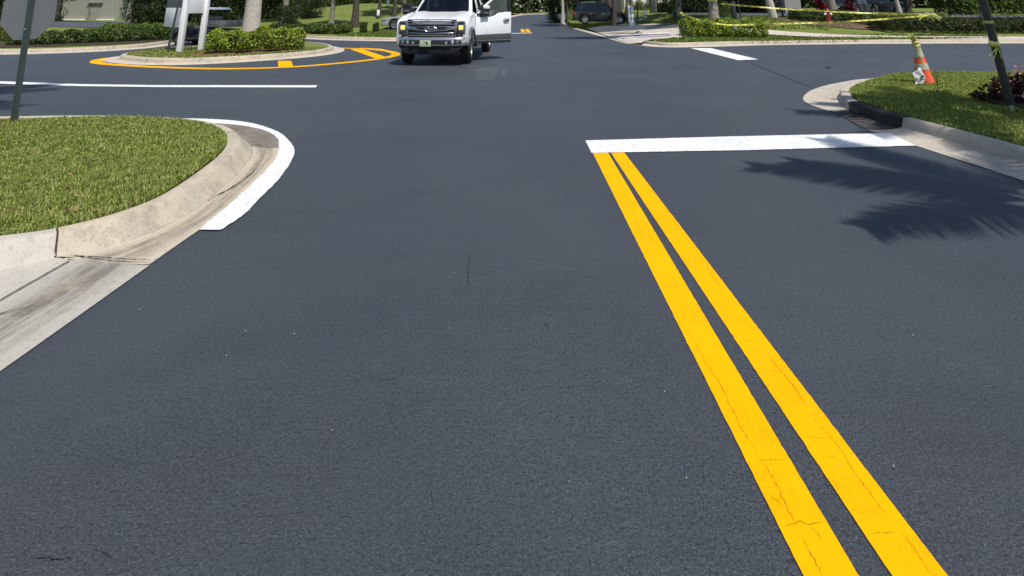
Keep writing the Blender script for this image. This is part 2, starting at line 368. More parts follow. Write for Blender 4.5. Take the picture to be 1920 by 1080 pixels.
def kerb(name, A, foot, mat_, lift=0.0, zbase=.018, steep=False):
    """upstand between the lawn edge A and its foot; cross-section rounded at the top front edge"""
    rings = []
    for a, f in zip(A, foot):
        a, f = np.array(a), np.array(f); d = f - a; L = np.linalg.norm(d); d /= L
        top = min(.13, L * .5); z0 = ground0(a) + lift
        pr = [(0, -.05), (.005, .145), (.02, .15), (top - .02, .148), (top, .143), (top + .016, .13)] + ([(top + .03, .075), (top + .042, .03), (top + .06, zbase + .006), (L, zbase)] if steep else [(top + (L - top) * .45, .075), (L - .015, .03), (L, zbase)]) + [(L + .004, -.05)]
        rings.append([(a[0] + d[0] * u, a[1] + d[1] * u, z + z0) for u, z in pr])
    m = MB(); m.loft(rings, closed=False)
    for r in (rings[0], rings[-1]): m.add(r, [tuple(range(len(r)))])
    return tag(m.build(name, mat_, smooth=True, ang=50), kind='structure')
ground0 = lambda a: 0.0
def joints(spots, steep=False):
    """dark transverse joints over a kerb; spots: (lawn edge point, foot point, direction along the kerb)"""
    m = MB()
    for a, f, t in spots:
        a, f, t = np.array(a), np.array(f), np.array(t) / np.linalg.norm(t); d = f - a; L = np.linalg.norm(d); d /= L; top = min(.13, L * .5); zb = ground0(a) + .0025
        pr = [(.0, .147), (.02, .15), (top - .02, .148), (top, .143), (top + .017, .13)] + ([(top + .032, .075), (top + .044, .03), (top + .06, .024), (L, .018)] if steep else [(top + (L - top) * .45 + .002, .075), (L - .013, .03), (L, .018)]) + [(L + .1, .012)]
        m.loft([[(a[0] + d[0] * u + t[0] * k, a[1] + d[1] * u + t[1] * k, z + zb) for u, z in pr] for k in (-.005, .005)], closed=False)
    return tag(m.build('joint', M['crack']), kind='structure')
def gutter(name, foot, out, mat_, z=(.018, .006), sub=7):
    m = MB(); n = len(foot); ds = np.r_[0, np.cumsum(np.linalg.norm(np.diff(np.asarray(out), axis=0), axis=1))]; uvs = []
    for i in range(n):
        for k in range(sub):
            u = k / (sub - 1); p = np.array(foot[i]) * (1 - u) + np.array(out[i]) * u
            m.v.append((p[0], p[1], z[0] * (1 - u) + z[1] * u - .007 * math.sin(math.pi * u) * (z[0] > .01))); uvs.append((u, ds[i]))
    for i in range(n - 1):
        for k in range(sub - 1):
            m.f.append((i * sub + k, i * sub + k + 1, (i + 1) * sub + k + 1, (i + 1) * sub + k))
    me = bpy.data.meshes.new(name); me.from_pydata(m.v, [], m.f); me.materials.append(mat_)
    l = me.uv_layers.new(name='UVMap')
    for lp in me.loops: l.data[lp.index].uv = uvs[lp.vertex_index]
    for p in me.polygons: p.use_smooth = True
    return tag(link(name, me), kind='structure')
def crack(pts, w, z, wob=.006, step=.02):
    p = resample(pts, max(3, int(np.linalg.norm(np.diff(np.asarray(pts, float), axis=0), axis=1).sum() / step)))
    k = np.cumsum(rng.normal(0, wob * .5, p.shape), axis=0); k -= np.linspace(0, 1, len(k))[:, None] * k[-1]; p = p + k * .5 + rng.normal(0, wob * .25, p.shape)
    ws = w * (.35 + rng.random(len(p))) * np.sin(np.linspace(.15, math.pi - .15, len(p))) ** .5
    a = offset(p, 1) - p
    return p + a * ws[:, None] / 2, p - a * ws[:, None] / 2, z
def crackset(name, items, m_='crack'):
    m = MB()
    for a, b, z in items:
        n = len(a); m.add([(*q, z) for q in a] + [(*q, z) for q in b], [(i, i + 1, n + i + 1, n + i) for i in range(n - 1)])
    return tag(m.build(name, M[m_]), kind='structure')

# the ground sheet, then the asphalt
patch('ground', [(-450, -120), (450, -120), (450, 500), (-450, 500)], M['lawnfar'], -.12)
patch('road', [(-70, -14), (70, -14), (70, 24.6), (14, 25.4), (5.4, 28), (4.95, 44), (6.0, 60), (9.5, 78), (15, 92), (24, 106),
               (12, 112), (3.0, 96), (-.2, 76), (-2.2, 60), (-4.3, 44), (-5.4, 34), (-6, 27.6), (-11, 29), (-16.5, 34), (-26, 41), (-36, 47), (-38, 40), (-17, 23), (-16, 19.2), (-25, 18.6), (-70, 17.4)],
      M['asphalt'], road_z, 3.0)

# --- left corner lawn
LA = [(-9.6, 3.0), (-7.0, 3.06), (-4.6, 3.22), (-3.5, 3.43), (-3.12, 3.55), (-2.90, 3.66), (-2.71, 3.90), (-2.63, 4.25), (-2.70, 4.82), (-2.82, 5.38), (-3.02, 5.87), (-3.32, 6.29), (-3.69, 6.62), (-4.25, 6.90), (-5.31, 7.08), (-6.48, 7.04), (-8, 6.85), (-12, 6.5)]
LF = [(-9.6, 2.76), (-7.0, 2.82), (-4.58, 2.97), (-3.42, 3.19), (-3.02, 3.34), (-2.76, 3.52), (-2.50, 3.82), (-2.40, 4.25), (-2.47, 4.84), (-2.59, 5.42), (-2.78, 5.98), (-3.12, 6.46), (-3.55, 6.84), (-4.18, 7.14), (-5.30, 7.33), (-6.48, 7.29), (-8, 7.1), (-12, 6.75)]
LO = [None] * 5 + [(-2.18, 3.50), (-2.18, 3.80), (-2.18, 4.24), (-2.25, 4.79), (-2.34, 5.36), (-2.47, 5.89), (-2.80, 6.62), (-3.27, 7.10), (-4.01, 7.42), (-5.28, 7.52), (-6.48, 7.48), (-8, 7.3), (-12, 6.95)]
lA = spline(LA, .10); sp = lambda c, n: resample(spline(c, .05), n)
def match(curve_ctrl, ctrl, step):
    """resample several paired control polylines with the same parameter"""
    return [spline_par(c, step, ctrl) for c in curve_ctrl]
def spline_par(pts, cnt, _=None):
    P = [np.array(p, float) for p in pts]; P = [2 * P[0] - P[1]] + P + [2 * P[-1] - P[-2]]; out = []
    for i in range(1, len(P) - 2):
        for k in range(cnt):
            t = k / cnt; a, b, c, d = P[i - 1:i + 3]
            out.append(.5 * (2 * b + (c - a) * t + (2 * a - 5 * b + 4 * c - d) * t * t + (3 * b - a - 3 * c + d) * t ** 3))
    out.append(P[-2]); return np.array(out)
N = 8
a_, f_ = spline_par(LA, N), spline_par(LF, N)
J = 5 * N
en = lambda q: np.vstack([q[:J], q[J - 1:J] * .3 + q[J:J + 1] * .7]); kerb('kerb', en(a_), en(f_), M['slab']); kerb('kerb', a_[J:], f_[J:], M['kerbconc'])
o_ = spline_par(LO[5:], N); gutter('gutter', f_[J:J + 44], o_[:44], M['gutter']); gutter('gutter', f_[J + 43:], o_[43:], M['dirty'])
ny = 40
gi = [(-2.655, y) for y in np.linspace(-8, 3.53, ny)]; go = [(-2.175 - .006 * math.sin(y * 1.7), y) for y in np.linspace(-8, 3.49, ny)]
gutter('gutter', gi, go, M['gutter2'], (.022, .006))
joints([(a_[q], f_[q], a_[q + 1] - a_[q - 1]) for q in (J + 46, J + 70)])
patch('apron_slab', [(-2.672, 3.50), (-2.83, 3.60), (-3.05, 3.40), (-3.45, 3.26), (-4.6, 3.04), (-8, 2.86), (-8, -8), (-2.672, -8)], M['slab'], .028, 0, .05)
patch('joint', [(-2.675, -8), (-2.652, -8), (-2.652, 3.5), (-2.675, 3.5)], M['crack'], .012)
crackset('crack', [crack([(-2.88, 3.60), (-2.5, 3.55), (-2.19, 3.52)], .012, .0215, .006), crack([(-3.6, 3.19), (-3.05, 3.34), (-2.83, 3.55), (-2.66, 3.53)], .02, .031, .01),
                   crack([(-2.57, 2.95), (-2.52, 2.99), (-2.50, 3.02)], .012, .0215, .003),
                   crack([(-2.44, 4.3), (-2.40, 4.9), (-2.45, 5.4)], .012, .0185, .01), crack([(-2.78, 6.28), (-3.0, 6.24), (-3.16, 6.36)], .012, .0185, .006)])
LLAWN = [tuple(p) for p in a_] + [(-12, 3.0)]
patch('lawn', LLAWN, M['turf'], lambda x, y: .135 + .02 * math.sin(x * 1.3 + y), .4)

# --- right corner lawn
RA = [(5.30, 1.0), (5.22, 3.5), (5.20, 5.2), (5.19, 6.26), (5.165, 6.9), (5.16, 7.27), (5.21, 8.06), (5.33, 8.45), (5.52, 8.85), (5.90, 9.48), (6.53, 10.19), (7.42, 10.88), (8.5, 11.35), (10.98, 11.62), (15, 11.7), (26, 11.7)]
RF = [(5.08, 1.0), (5.0, 3.5), (4.99, 5.2), (4.97, 6.26), (4.94, 6.9), (4.93, 7.27), (4.98, 8.06), (5.08, 8.55), (5.28, 9.0), (5.66, 9.66), (6.33, 10.4), (7.30, 11.13), (8.44, 11.63), (10.95, 11.91), (15, 11.98), (26, 11.98)]
RO = [(4.66, 1.0), (4.60, 3.5), (4.58, 5.2), (4.55, 6.26), (4.53, 6.9), (4.58, 7.27), (4.78, 8.0), (4.80, 8.62), (4.90, 9.15), (5.22, 9.72), (5.85, 10.5), (6.9, 11.4), (8.2, 12.1), (10.9, 12.42), (15, 12.5), (26, 12.5)]
a_, f_, o_ = (spline_par(q, N) for q in (RA, RF, RO))
i0, i1 = 4 * N + 4, 6 * N + 3
kerb('kerb', a_[:i0 + 1], f_[:i0 + 1], M['concrete'], steep=True); kerb('kerb', a_[i1:i1 + 17], f_[i1:i1 + 17], M['concrete'], steep=True); kerb('kerb', a_[i1 + 17:], f_[i1 + 17:], M['concrete'], steep=True)
joints([(a_[q], f_[q], a_[q + 1] - a_[q - 1]) for q in (12, i1 + 17, i1 + 40)], True)
gutter('gutter', f_[:i0], o_[:i0], M['concrete'], (.02, .006)); gutter('gutter', f_[i1:], o_[i1:], M['concrete'], (.02, .006))
RLAWN = [tuple(p) for p in a_] + [(26, 1.0)]
patch('lawn', RLAWN, M['turf'], lambda x, y: .135 + .02 * math.sin(x * 1.1 + y) + .05 * sm(6, 9, x), .5)
# storm drain let into this kerb
dr = empty('storm_drain', (5.0, 7.6, 0), 0, 'dark iron storm drain with a barred grate let into the kerb', 'storm drain')
def rel(p, z): return (p[0] - 5.0, p[1] - 7.6, z)
rings = []
for a, f in zip(a_[i0:i1 + 1], f_[i0:i1 + 1]):
    d = (f - a) / np.linalg.norm(f - a)
    rings.append([rel(a + d * u, z) for u, z in ((0, .05), (.004, .15), (.03, .154), (.12, .152), (.148, .142), (.166, .118), (.168, .095), (.15, .095), (.12, .12), (.02, .12))])
MB().loft(rings).build('hood', M['darksteel'], dr, smooth=True)
MB().loft([[rel(a + (f - a) * u, z) for u, z in ((.68, .12), (.72, -.08), (0.0, -.08), (0.0, .12))] for a, f in zip(a_[i0:i1 + 1], f_[i0:i1 + 1])]).build('throat_wall', M['blackpl'], dr)
bars = MB(); fr = MB(); L = i1 - i0
for k in range(13):
    q = i0 + L * (k + .5) / 13; q0 = int(q); p0 = f_[q0] + (f_[q0 + 1] - f_[q0]) * (q - q0); p1 = o_[q0] + (o_[q0 + 1] - o_[q0]) * (q - q0)
    bars.tube([rel(p0 + (p1 - p0) * .02, .008), rel(p1 - (p1 - p0) * .05, .006)], .009, 6)
for u in (.33, .66): fr.tube([rel(f_[q] + (o_[q] - f_[q]) * u, .002) for q in range(i0, i1 + 1)], .009, 6)
for u in (.0, 1.0): fr.tube([rel(f_[q] + (o_[q] - f_[q]) * u, .004) for q in range(i0, i1 + 1)], .016, 6)
g_ = bars.build('grate', M['grate'], dr); fr.build('grate_frame', M['grate'], g_)
pit_shade = MB(); rp = [[rel(f_[q], .0045), rel(o_[q], .0045)] for q in range(i0, i1 + 1)]; pit_shade.loft(rp, closed=False); pit_shade.build('pit_shade', M['blackpl'], dr)  # flat black sheet below the bars; the hollow's shade is its colour

# --- island with sign, palm and hedge
IL = [(-12.35, 17.4), (-11.87, 16.5), (-11.0, 15.85), (-10.15, 15.5), (-9.23, 15.46), (-8.4, 15.95), (-7.6, 16.75), (-7.05, 17.55), (-6.75, 18.6), (-6.82, 19.8), (-7.4, 21.2), (-8.6, 22.6), (-10.2, 23.0), (-11.5, 21.5), (-12.3, 19.3)]
il = spline_par(IL + [IL[0]], 6)
cen = np.array([-9.5, 19.0])
def grow(p, d):
    n = len(p); t = np.roll(p[:-1], -1, 0) - np.roll(p[:-1], 1, 0); t /= np.linalg.norm(t, axis=1)[:, None]
    q = p[:-1] + np.stack([t[:, 1], -t[:, 0]], 1) * d; return np.vstack([q, q[:1]])
iF, iO = grow(il, .27), grow(il, .58)
kerb('kerb', il, iF, M['kerbconc'], steep=True); gutter('gutter', iF, iO, M['walk'], (.018, .006), 4)
q_ = int(np.argmin(np.hypot(il[:, 0] + 7.35, il[:, 1] - 17.0))); joints([(il[q], iF[q], il[q + 1] - il[q - 1]) for q in (q_, q_ - 22)], True)
ISL = [tuple(p) for p in il[:-1]]
patch('island_lawn', ISL, M['lawnfar'], .14, .6)
MULCH = [(-10.1, 16.6), (-9.2, 15.95), (-8.4, 16.35), (-7.75, 17.2), (-7.4, 18.0), (-7.6, 19.6), (-8.6, 21.2), (-10.3, 21.0)]
patch('mulch_bed', [tuple(p) for p in spline_par(MULCH + [MULCH[0]], 5)[:-1]], M['mulch'], lambda x, y: .155 + .02 * math.sin(5 * x) * math.sin(4 * y), .15)

# --- far left and far right kerbs, lawns and paths
def far_edge(path, side, A=.62, mat_=None, step=.6):
    o = spline(path, step); zl = [road_z(*p) for p in o]
    return o, offset(o, side * (A - .24)), offset(o, side * A)
def far_kerb(path, side, width=.62):
    global ground0
    o, f, a = far_edge(path, side, width); ground0 = lambda p: road_z(*p)
    kerb('kerb', a, f, M['kerbconc'], steep=True); joints([(a[q], f[q], a[q + 1] - a[q - 1]) for q in range(4, len(a) - 1, 6) if np.hypot(*a[q]) < 40], True); ground0 = lambda p: 0.0
    m = [(p[0], p[1]) for p in o]
    n = len(o); mb = MB(); mb.add([(p[0], p[1], road_z(*p) + .02) for p in f] + [(p[0], p[1], road_z(*p) + .006) for p in o], [(i, i + 1, n + i + 1, n + i) for i in range(n - 1)])
    tag(mb.build('gutter', M['walk']), kind='structure'); return [tuple(p) for p in a]
LK = [(-60, 16.2), (-30, 17.3), (-21, 18.15), (-18.6, 18.25), (-17.2, 18.25), (-16.0, 18.7), (-15.1, 19.5), (-14.6, 20.5), (-14.5, 22), (-15.6, 25.5), (-19.5, 31), (-30, 40)]
ka = far_kerb(LK, 1)
LLA = ka + [(-60, 62)]
def gz(x, y): return ground_z(x, y) - .012
patch('lawn', LLA, M['lawnfar'], gz, 2.0)
LM = [(-31, 46), (-24, 39.5), (-19.3, 34.3), (-17.3, 32.9), (-15.2, 32), (-11.8, 28.7), (-9.6, 27.0), (-7.6, 26.2), (-5.8, 25.7), (-4.9, 26.3), (-4.6, 28), (-4.55, 33), (-4.1, 44), (-2.0, 60), (.1, 76), (3.3, 95), (8, 108)]
kb = far_kerb(LM, 1)
patch('lawn', kb + [(-2, 135), (-60, 135), (-60, 62)], M['lawnfar'], gz, 1.6)
RK = [gp(x, y) for x, y in ((1180, 82.5), (1215, 87), (1266, 89.2), (1360, 87.3), (1432, 85), (1560, 83.3), (1680, 82.2), (1920, 81.5))] + [(40, 24.6), (70, 24.6)]
kc = far_kerb(RK, 1, .78)
tipz = [gp(1209, 75, .15), gp(1225, 72.5, .15), gp(1255, 69, .15)]
RV = kc[1:] + [(70, 120), (22, 120), (13.0, 88), (8.9, 74), (5.9, 60), (5.15, 46.5), (5.3, 43.5), (9.6, 42.5), (10.6, 34), (9.0, 28.0)] + tipz[::-1][:2]
patch('lawn', RV, M['lawnfar'], gz, 1.3, .6)
patch('path', [(-52, 46), (-30, 37), (-24, 36), (-27, 43), (-34, 50), (-52, 54)], M['faded'], lambda x, y: ground_z(x, y) + .02, 1.2)
def flat(name, pts, m, kind='structure'):
    mb = MB(); mb.add([Vector((*gp(x, y, z), z)) for x, y, z in pts], [tuple(range(len(pts)))]); return tag(mb.build(name, m), kind=kind)
# crossing, ramp and driveway on the far right corner
flat('driveway_apron', [(1180, 82, .012), (1119, 60, .02), (1133, 61.5, .05), (1206, 56, .30), (1290, 50.5, .55), (1296, 60, .30), (1290, 69.5, .17), (1226, 73, .16), (1209, 76, .15), (1204, 80, .12)], M['walk'])
flat('driveway', [(1093, 51, .02), (1128, 48.5, .22), (1180, 47.5, .33), (1275, 46.5, .62), (1275, 51, .50), (1205, 55.6, .30), (1133, 61, .04), (1119, 60, .012)], M['faded'])
flat('kerb', [(1133, 62.5, .06), (1206, 57.5, .33), (1206, 55, .36), (1128, 60.5, .07)], M['concrete'])
flat('gutter', [(1073, 51, .014), (1119, 62, .014), (1182, 83, .014), (1171, 81, .01), (1066, 51, .01)], M['concrete'])
flat('pad', [(1148, 47, .30), (1205, 37.5, .60), (1258, 40, .66), (1276, 46, .62), (1180, 47.2, .335)], M['walk'])
flat('kerb', [(1048, 43, .10), (1052, 41.5, .14), (1066, 44, .14), (1078, 48.5, .06), (1070, 48, .05)], M['walk'])
flat('mulch_bed', [(1033, 36.5, .30), (1040, 33, .36), (1058, 28.5, .5), (1076, 29.5, .48), (1076, 35, .32), (1052, 37, .27)], M['walk'])
flat('chalk_line', [(1163, 70, .10), (1258, 64.2, .25), (1258, 66.0, .245), (1168, 72, .095)], M['paleline'])
flat('chalk_line', [(1185, 64.5, .16), (1256, 60, .32), (1256, 61.0, .315), (1188, 66, .155)], M['white'])
patch('sidewalk', [tuple(p) for p in spline([(11.9, 28.6), (12.6, 28.2), (14.4, 27.4), (17.4, 26.6), (22, 26.2), (32, 26.0), (60, 26)], 1)] + [tuple(p) for p in spline([(60, 24.8), (32, 24.9), (24, 25.0), (19, 25.25), (15, 26.0), (12.3, 27.0), (11.4, 27.5)], 1)],
      M['walk'], lambda x, y: ground_z(x, y) + .004 + .046 * sm(25.4, 26.3, y), .5)
patch('mulch_bed', [(15.2, 30.4), (16.2, 29.0), (18.6, 28.0), (24, 27.9), (40, 28), (40, 34), (20, 34), (15.5, 33)], M['bedsoil'], lambda x, y: ground_z(x, y) + .03, .8)
patch('parking_lot', [(14.5, 33.8), (19, 33.2), (40, 33.6), (48, 52), (14, 52), (12.2, 37)], M['faded'], lambda x, y: ground_z(x, y) + .03, 1.5)
patch('path', [(11.8, 31.0), (15, 32.3), (18, 33), (17, 34.5), (13.5, 33.3), (11.4, 31.9)], M['walk'], lambda x, y: ground_z(x, y) + .02, .5)

# --- painted markings
def quad(name, pts, z, m, jag=.0018):
    """painted shape with slightly ragged edges"""
    out = []
    for i in range(len(pts)):
        a, b = np.array(pts[i], float), np.array(pts[(i + 1) % len(pts)], float); n = max(1, int(np.linalg.norm(b - a) / .022))
        for k in range(n): out.append(a + (b - a) * k / n + rng.normal(0, jag, 2))
    mb = MB(); mb.add([(*p, z) for p in out], [tuple(range(len(out)))]); return tag(mb.build(name, m), kind='structure')
quad('yellow_line', [(.865, 5.985), (.828, 4.0), (.79, 1.77), (.775, -6), (.925, -6), (.94, 1.77), (1.03, 5.985)], .0045, M['yellow'], .0007)
quad('yellow_line', [(1.06, 5.985), (1.03, 1.77), (1.025, -6), (1.175, -6), (1.18, 1.77), (1.205, 5.985)], .0045, M['yellow'], .0007)
quad('stop_bar', [(.86, 6.49), (.85, 5.96), (2.6, 6.07), (4.55, 6.26), (4.69, 6.86), (2.6, 6.68)], .0075, M['white'])
inn = spline([(-2.175, 3.985), (-2.20, 4.28), (-2.255, 4.79), (-2.345, 5.36), (-2.47, 5.87), (-2.80, 6.60), (-3.27, 7.09), (-4.01, 7.41), (-5.28, 7.50), (-6.2, 7.46)], .06)
ous = spline([(-2.02, 3.985), (-2.0, 4.24), (-2.04, 4.57), (-2.1, 5.05), (-2.21, 5.57), (-2.36, 6.04), (-2.56, 6.4), (-2.9, 6.88), (-3.4, 7.34), (-3.9, 7.6), (-4.6, 7.72), (-5.6, 7.66), (-6.2, 7.55)], .06)
n_ = 200; A_, B_ = resample(inn, n_), resample(ous, n_); A_ += rng.normal(0, .004, A_.shape); B_ += rng.normal(0, .002, B_.shape)
ribbon('edge_stripe', A_, B_, .011, M['white'])
pa = lambda l: [gp(*q) for q in l]
ribbon('white_line', resample(pa([(-160, 145), (0, 152.6), (150, 158), (300, 160), (595, 160.2)]), 60), resample(pa([(-160, 150), (0, 157.2), (150, 161.8), (300, 163.6), (592, 164.2)]), 60), .0045, M['white'])
quad('road_stripe', pa([(1295, 90.4), (1333, 90.4), (1422, 111.5), (1384, 113)]), .0045, M['white'])
stripe('yellow_outline', [(-12.45, 17.6), (-12.75, 16.9), (-12.35, 15.95), (-11.5, 15.2), (-9.4, 14.36), (-7.48, 14.0), (-5.98, 14.37), (-4.92, 15.45), (-4.15, 16.8), (-3.95, 18.2), (-4.5, 19.6), (-5.61, 20.75), (-6.84, 21.35)], .30, .0045, M['yellow'])
quad('yellow_hatch', pa([(656, 92.4), (679, 92.4), (729, 109), (704, 110)]), .0085, M['yellow'])
quad('yellow_hatch', [gp(667, 91), gp(700, 92.3), gp(722, 97), gp(746, 104), gp(738, 97), gp(715, 92), gp(680, 90)], .0085, M['yellow'])
quad('yellow_block', pa([(521, 114.5), (546, 114.5), (550, 127), (522, 128)]), .0085, M['yellow'])
ribbon('yellow_line', resample(pa([(-60, 87), (0, 91.5), (18, 96), (42, 100.5)]), 20), resample(pa([(-60, 92), (0, 94.5), (15, 99), (36, 101.5)]), 20), .012, M['yellow'])
quad('stop_bar', [(-3.4, 33.3), (1.28, 35.0), (1.32, 34.4), (-3.4, 32.6)], .008, M['white'])
for x in (.62, .98): quad('yellow_line', [(x, 35.1), (x + .03, 41), (x + .3, 41), (x + .27, 35.1)], .03, M['yellow'])
quad('road_stripe', [gp(700, 77.8), gp(742, 78.6), gp(742, 80), gp(700, 79)], .013, M['crack'])  # near-black strip at the road edge
ghost = MB(); 
for l in ([(880, 122), (905, 124), (896, 127), (876, 126)], [(890, 128), (935, 124), (926, 152), (892, 150)], [(940, 128), (950, 126), (948, 144), (938, 146)]):
    ghost.add([(*gp(*q), .004) for q in l], [(0, 1, 2, 3)])
tag(ghost.build('faded_mark', M['faded']), kind='structure')
# --- cracks
crackset('crack', [crack(pa([(1335, 88), (1400, 115), (1460, 140), (1526, 166)]), .05, .004, .02, .12),
    ])
crackset('crack', [crack(pa([(882, 478), (876, 510), (879, 530), (868, 550)]), .0055, .004, .010, .01), crack(pa([(60, 1046), (85, 1044), (110, 1050), (138, 1046)]), .004, .004, .008, .008),
    crack(pa([(176, 1030), (200, 1042), (212, 1050)]), .003, .004, .006, .008), crack(pa([(1022, 600), (1026, 625)]), .002, .004, .004, .008),
    crack(pa([(1640, 620), (1665, 640)]), .0022, .004, .004, .008), crack(pa([(806, 900), (812, 960)]), .0014, .004, .004, .008)], 'finecrack')
crackset('crack', [crack(pa(l), w * .55, .0065, .005, .006) for l, w in (
    ([(1160, 350), (1180, 390), (1205, 442), (1228, 490)], .002), ([(1290, 622), (1307, 650), (1361, 747), (1395, 812), (1431, 870)], .0032), ([(1431, 870), (1462, 925), (1490, 983)], .0032), ([(1505, 1010), (1520, 1045), (1543, 1085)], .003),
    ([(1428, 867), (1472, 866)], .0028), ([(1473, 990), (1500, 984), (1520, 988), (1546, 981)], .0028), ([(1522, 990), (1543, 1018)], .0022), ([(1447, 935), (1468, 950)], .002),
    ([(1215, 342), (1250, 398), (1290, 452), (1322, 498)], .0025), ([(1323, 500), (1361, 556)], .0028), ([(1393, 599), (1415, 623)], .0025), ([(1442, 666), (1468, 699), (1511, 760)], .0034), ([(1527, 787), (1554, 819), (1587, 865), (1621, 913), (1667, 972)], .0028),
    ([(1686, 999), (1715, 1037), (1750, 1085)], .0028), ([(1514, 822), (1554, 825)], .002), ([(1541, 854), (1576, 865)], .002), ([(1637, 1005), (1683, 999)], .002), ([(1398, 642), (1412, 641)], .003), ([(1440, 697), (1462, 697)], .0018))], 'ycrack')
crackset('crack', [crack(pa([(1180, 268), (1200, 282)]), .003, .0095, .004, .01), crack(pa([(1360, 270), (1390, 278)]), .003, .0095, .004, .01), crack(pa([(1530, 262), (1560, 258)]), .003, .0095, .004, .01)], 'finecrack')
# ------------------------------------------------------------------ grass and leaves
GREEN = [(.14, .19, .030), (.215, .265, .048), (.33, .355, .10), (.48, .45, .21)]
def tints(n, pal, w=None, jit=.16):
    p = np.array(pal); k = rng.choice(len(p), n, p=w); return np.clip(p[k] * rng.normal(1, jit, (n, 1)) * rng.normal(1, .05, (n, 3)), .004, .95)
def blades(name, poly, zf, dens, h, w, pal=GREEN, wts=(.34, .36, .21, .09), lean=.6, patchy=.3, test=None):
    P = np.asarray(poly); x0, y0 = P.min(0); x1, y1 = P.max(0); n = int((x1 - x0) * (y1 - y0) * dens)
    X = rng.uniform(x0, x1, n); Y = rng.uniform(y0, y1, n); k = inside(P, X, Y)
    if test is not None: k &= test(X, Y)
    X, Y = X[k], Y[k]; n = len(X)
    cl = .5 + .5 * np.sin(X * 2.1 + np.sin(Y * 1.7) * 2) * np.sin(Y * 2.6 + np.cos(X * 1.3) * 2)
    fine = .5 + .5 * np.sin(X * 11 + np.sin(Y * 9) * 2) * np.sin(Y * 12 + np.cos(X * 8) * 2)
    Z = np.array([zf(a, b) for a, b in zip(X, Y)]) if callable(zf) else np.full(n, zf)
    hh = h * rng.uniform(.5, 1.25, n) * (1 - patchy * .5 * cl) * (.75 + .5 * fine); ww = w * rng.uniform(.6, 1.3, n)
    a = rng.uniform(0, 2 * np.pi, n); ln = rng.uniform(.15, 1.0, n) * lean * 1.6; d = np.stack([np.cos(a), np.sin(a)], 1); s = np.stack([-d[:, 1], d[:, 0]], 1) * ww[:, None] / 2
    B = np.stack([X, Y], 1); m1 = B + d * (hh * ln * .35)[:, None]; t1 = B + d * (hh * ln)[:, None]
    V = np.zeros((n, 5, 3)); V[:, 0, :2] = B - s; V[:, 1, :2] = B + s; V[:, 2, :2] = m1 + s * .85; V[:, 3, :2] = m1 - s * .85; V[:, 4, :2] = t1
    V[:, :2, 2] = Z[:, None] - .004; V[:, 2:4, 2] = (Z + hh * .62)[:, None]; V[:, 4, 2] = Z + hh * (1.05 - .35 * np.minimum(ln, 1.2))
    i = np.arange(n)[:, None] * 5
    F = np.concatenate([i + [0, 1, 2], i + [0, 2, 3], i + [3, 2, 4]], 0)
    T = tints(n, pal, wts); dry = (cl > .66) & (rng.random(n) < .42 * (cl - .4)); T[dry] = T[dry] * .6 + np.array([.24, .22, .08]) * .4
    return tag(np_mesh(name, V.reshape(-1, 3), F, M['grass'], np.repeat(T, 5, 0)), kind='stuff')
def near(d): return lambda X, Y: np.hypot(X, Y) < d
zl = lambda x, y: .135 + .02 * math.sin(x * 1.3 + y)
blades('grass', LLAWN, zl, 19000, .040, .0058, test=lambda X, Y: (X > -5.2) & (Y < 5.3), wts=(.25, .35, .27, .13))
blades('grass', LLAWN, zl, 11000, .042, .0075, test=lambda X, Y: (X > -7.8) & ((Y >= 5.3) | (X <= -5.2)), wts=(.28, .36, .25, .11))
blades('grass', LLAWN, zl, 1500, .055, .016, test=lambda X, Y: X <= -7.8)
blades('grass', RLAWN, lambda x, y: .135 + .02 * math.sin(x * 1.1 + y) + .05 * sm(6, 9, x), 5500, .048, .011, test=lambda X, Y: (X < 11.5) & (Y > 4))
blades('grass', ISL, .14, 900, .06, .024, pal=[(.16, .20, .05), (.24, .27, .07), (.34, .33, .13)], wts=(.35, .4, .25), test=lambda X, Y: (Y < 19.5) & ~inside(MULCH, X, Y))
FAR = [(.09, .13, .022), (.13, .18, .035), (.19, .23, .06)]
blades('grass', kc[1:9] + [(30, 27), (9.0, 27), (7.6, 25.6)], ground_z, 260, .07, .05, pal=FAR, wts=(.35, .4, .25), test=lambda X, Y: X < 24)
blades('grass', [(9.2, 28), (15, 28), (26, 29.5), (26, 32), (11, 40), (9.6, 34)], ground_z, 90, .08, .07, pal=FAR, wts=(.35, .4, .25))
blades('grass', [(-9.3, 27.8), (-5.6, 26.6), (-5.3, 33), (-8.5, 34)], ground_z, 260, .07, .05, pal=FAR, wts=(.3, .4, .3))

def leaf_verts(P, N_, size, aspect=.5):
    """rhombic leaves folded along the midrib; P (n,3) centres, N_ (n,3) normals"""
    n = len(P); r = rng.normal(size=(n, 3)); T = r - (r * N_).sum(1)[:, None] * N_; T /= np.linalg.norm(T, axis=1)[:, None] + 1e-9
    B = np.cross(N_, T); s = size * rng.uniform(.6, 1.35, n)[:, None]
    V = np.stack([P - T * s * .5, P + B * s * aspect * .5 + N_ * s * .10, P + T * s * .5 - N_ * s * .12, P - B * s * aspect * .5 + N_ * s * .10], 1)
    F = np.arange(n)[:, None] * 4 + np.array([0, 1, 2, 3]); return V.reshape(-1, 3), F
def unit(v): return v / (np.linalg.norm(v, axis=1)[:, None] + 1e-9)
HED = [(.21, .28, .028), (.32, .39, .045), (.085, .13, .02), (.46, .48, .09)]
DARK = [(.018, .034, .010), (.030, .050, .014), (.045, .065, .02), (.07, .085, .03)]
MIDG = [(.045, .08, .018), (.075, .115, .026), (.03, .055, .014), (.17, .20, .05)]
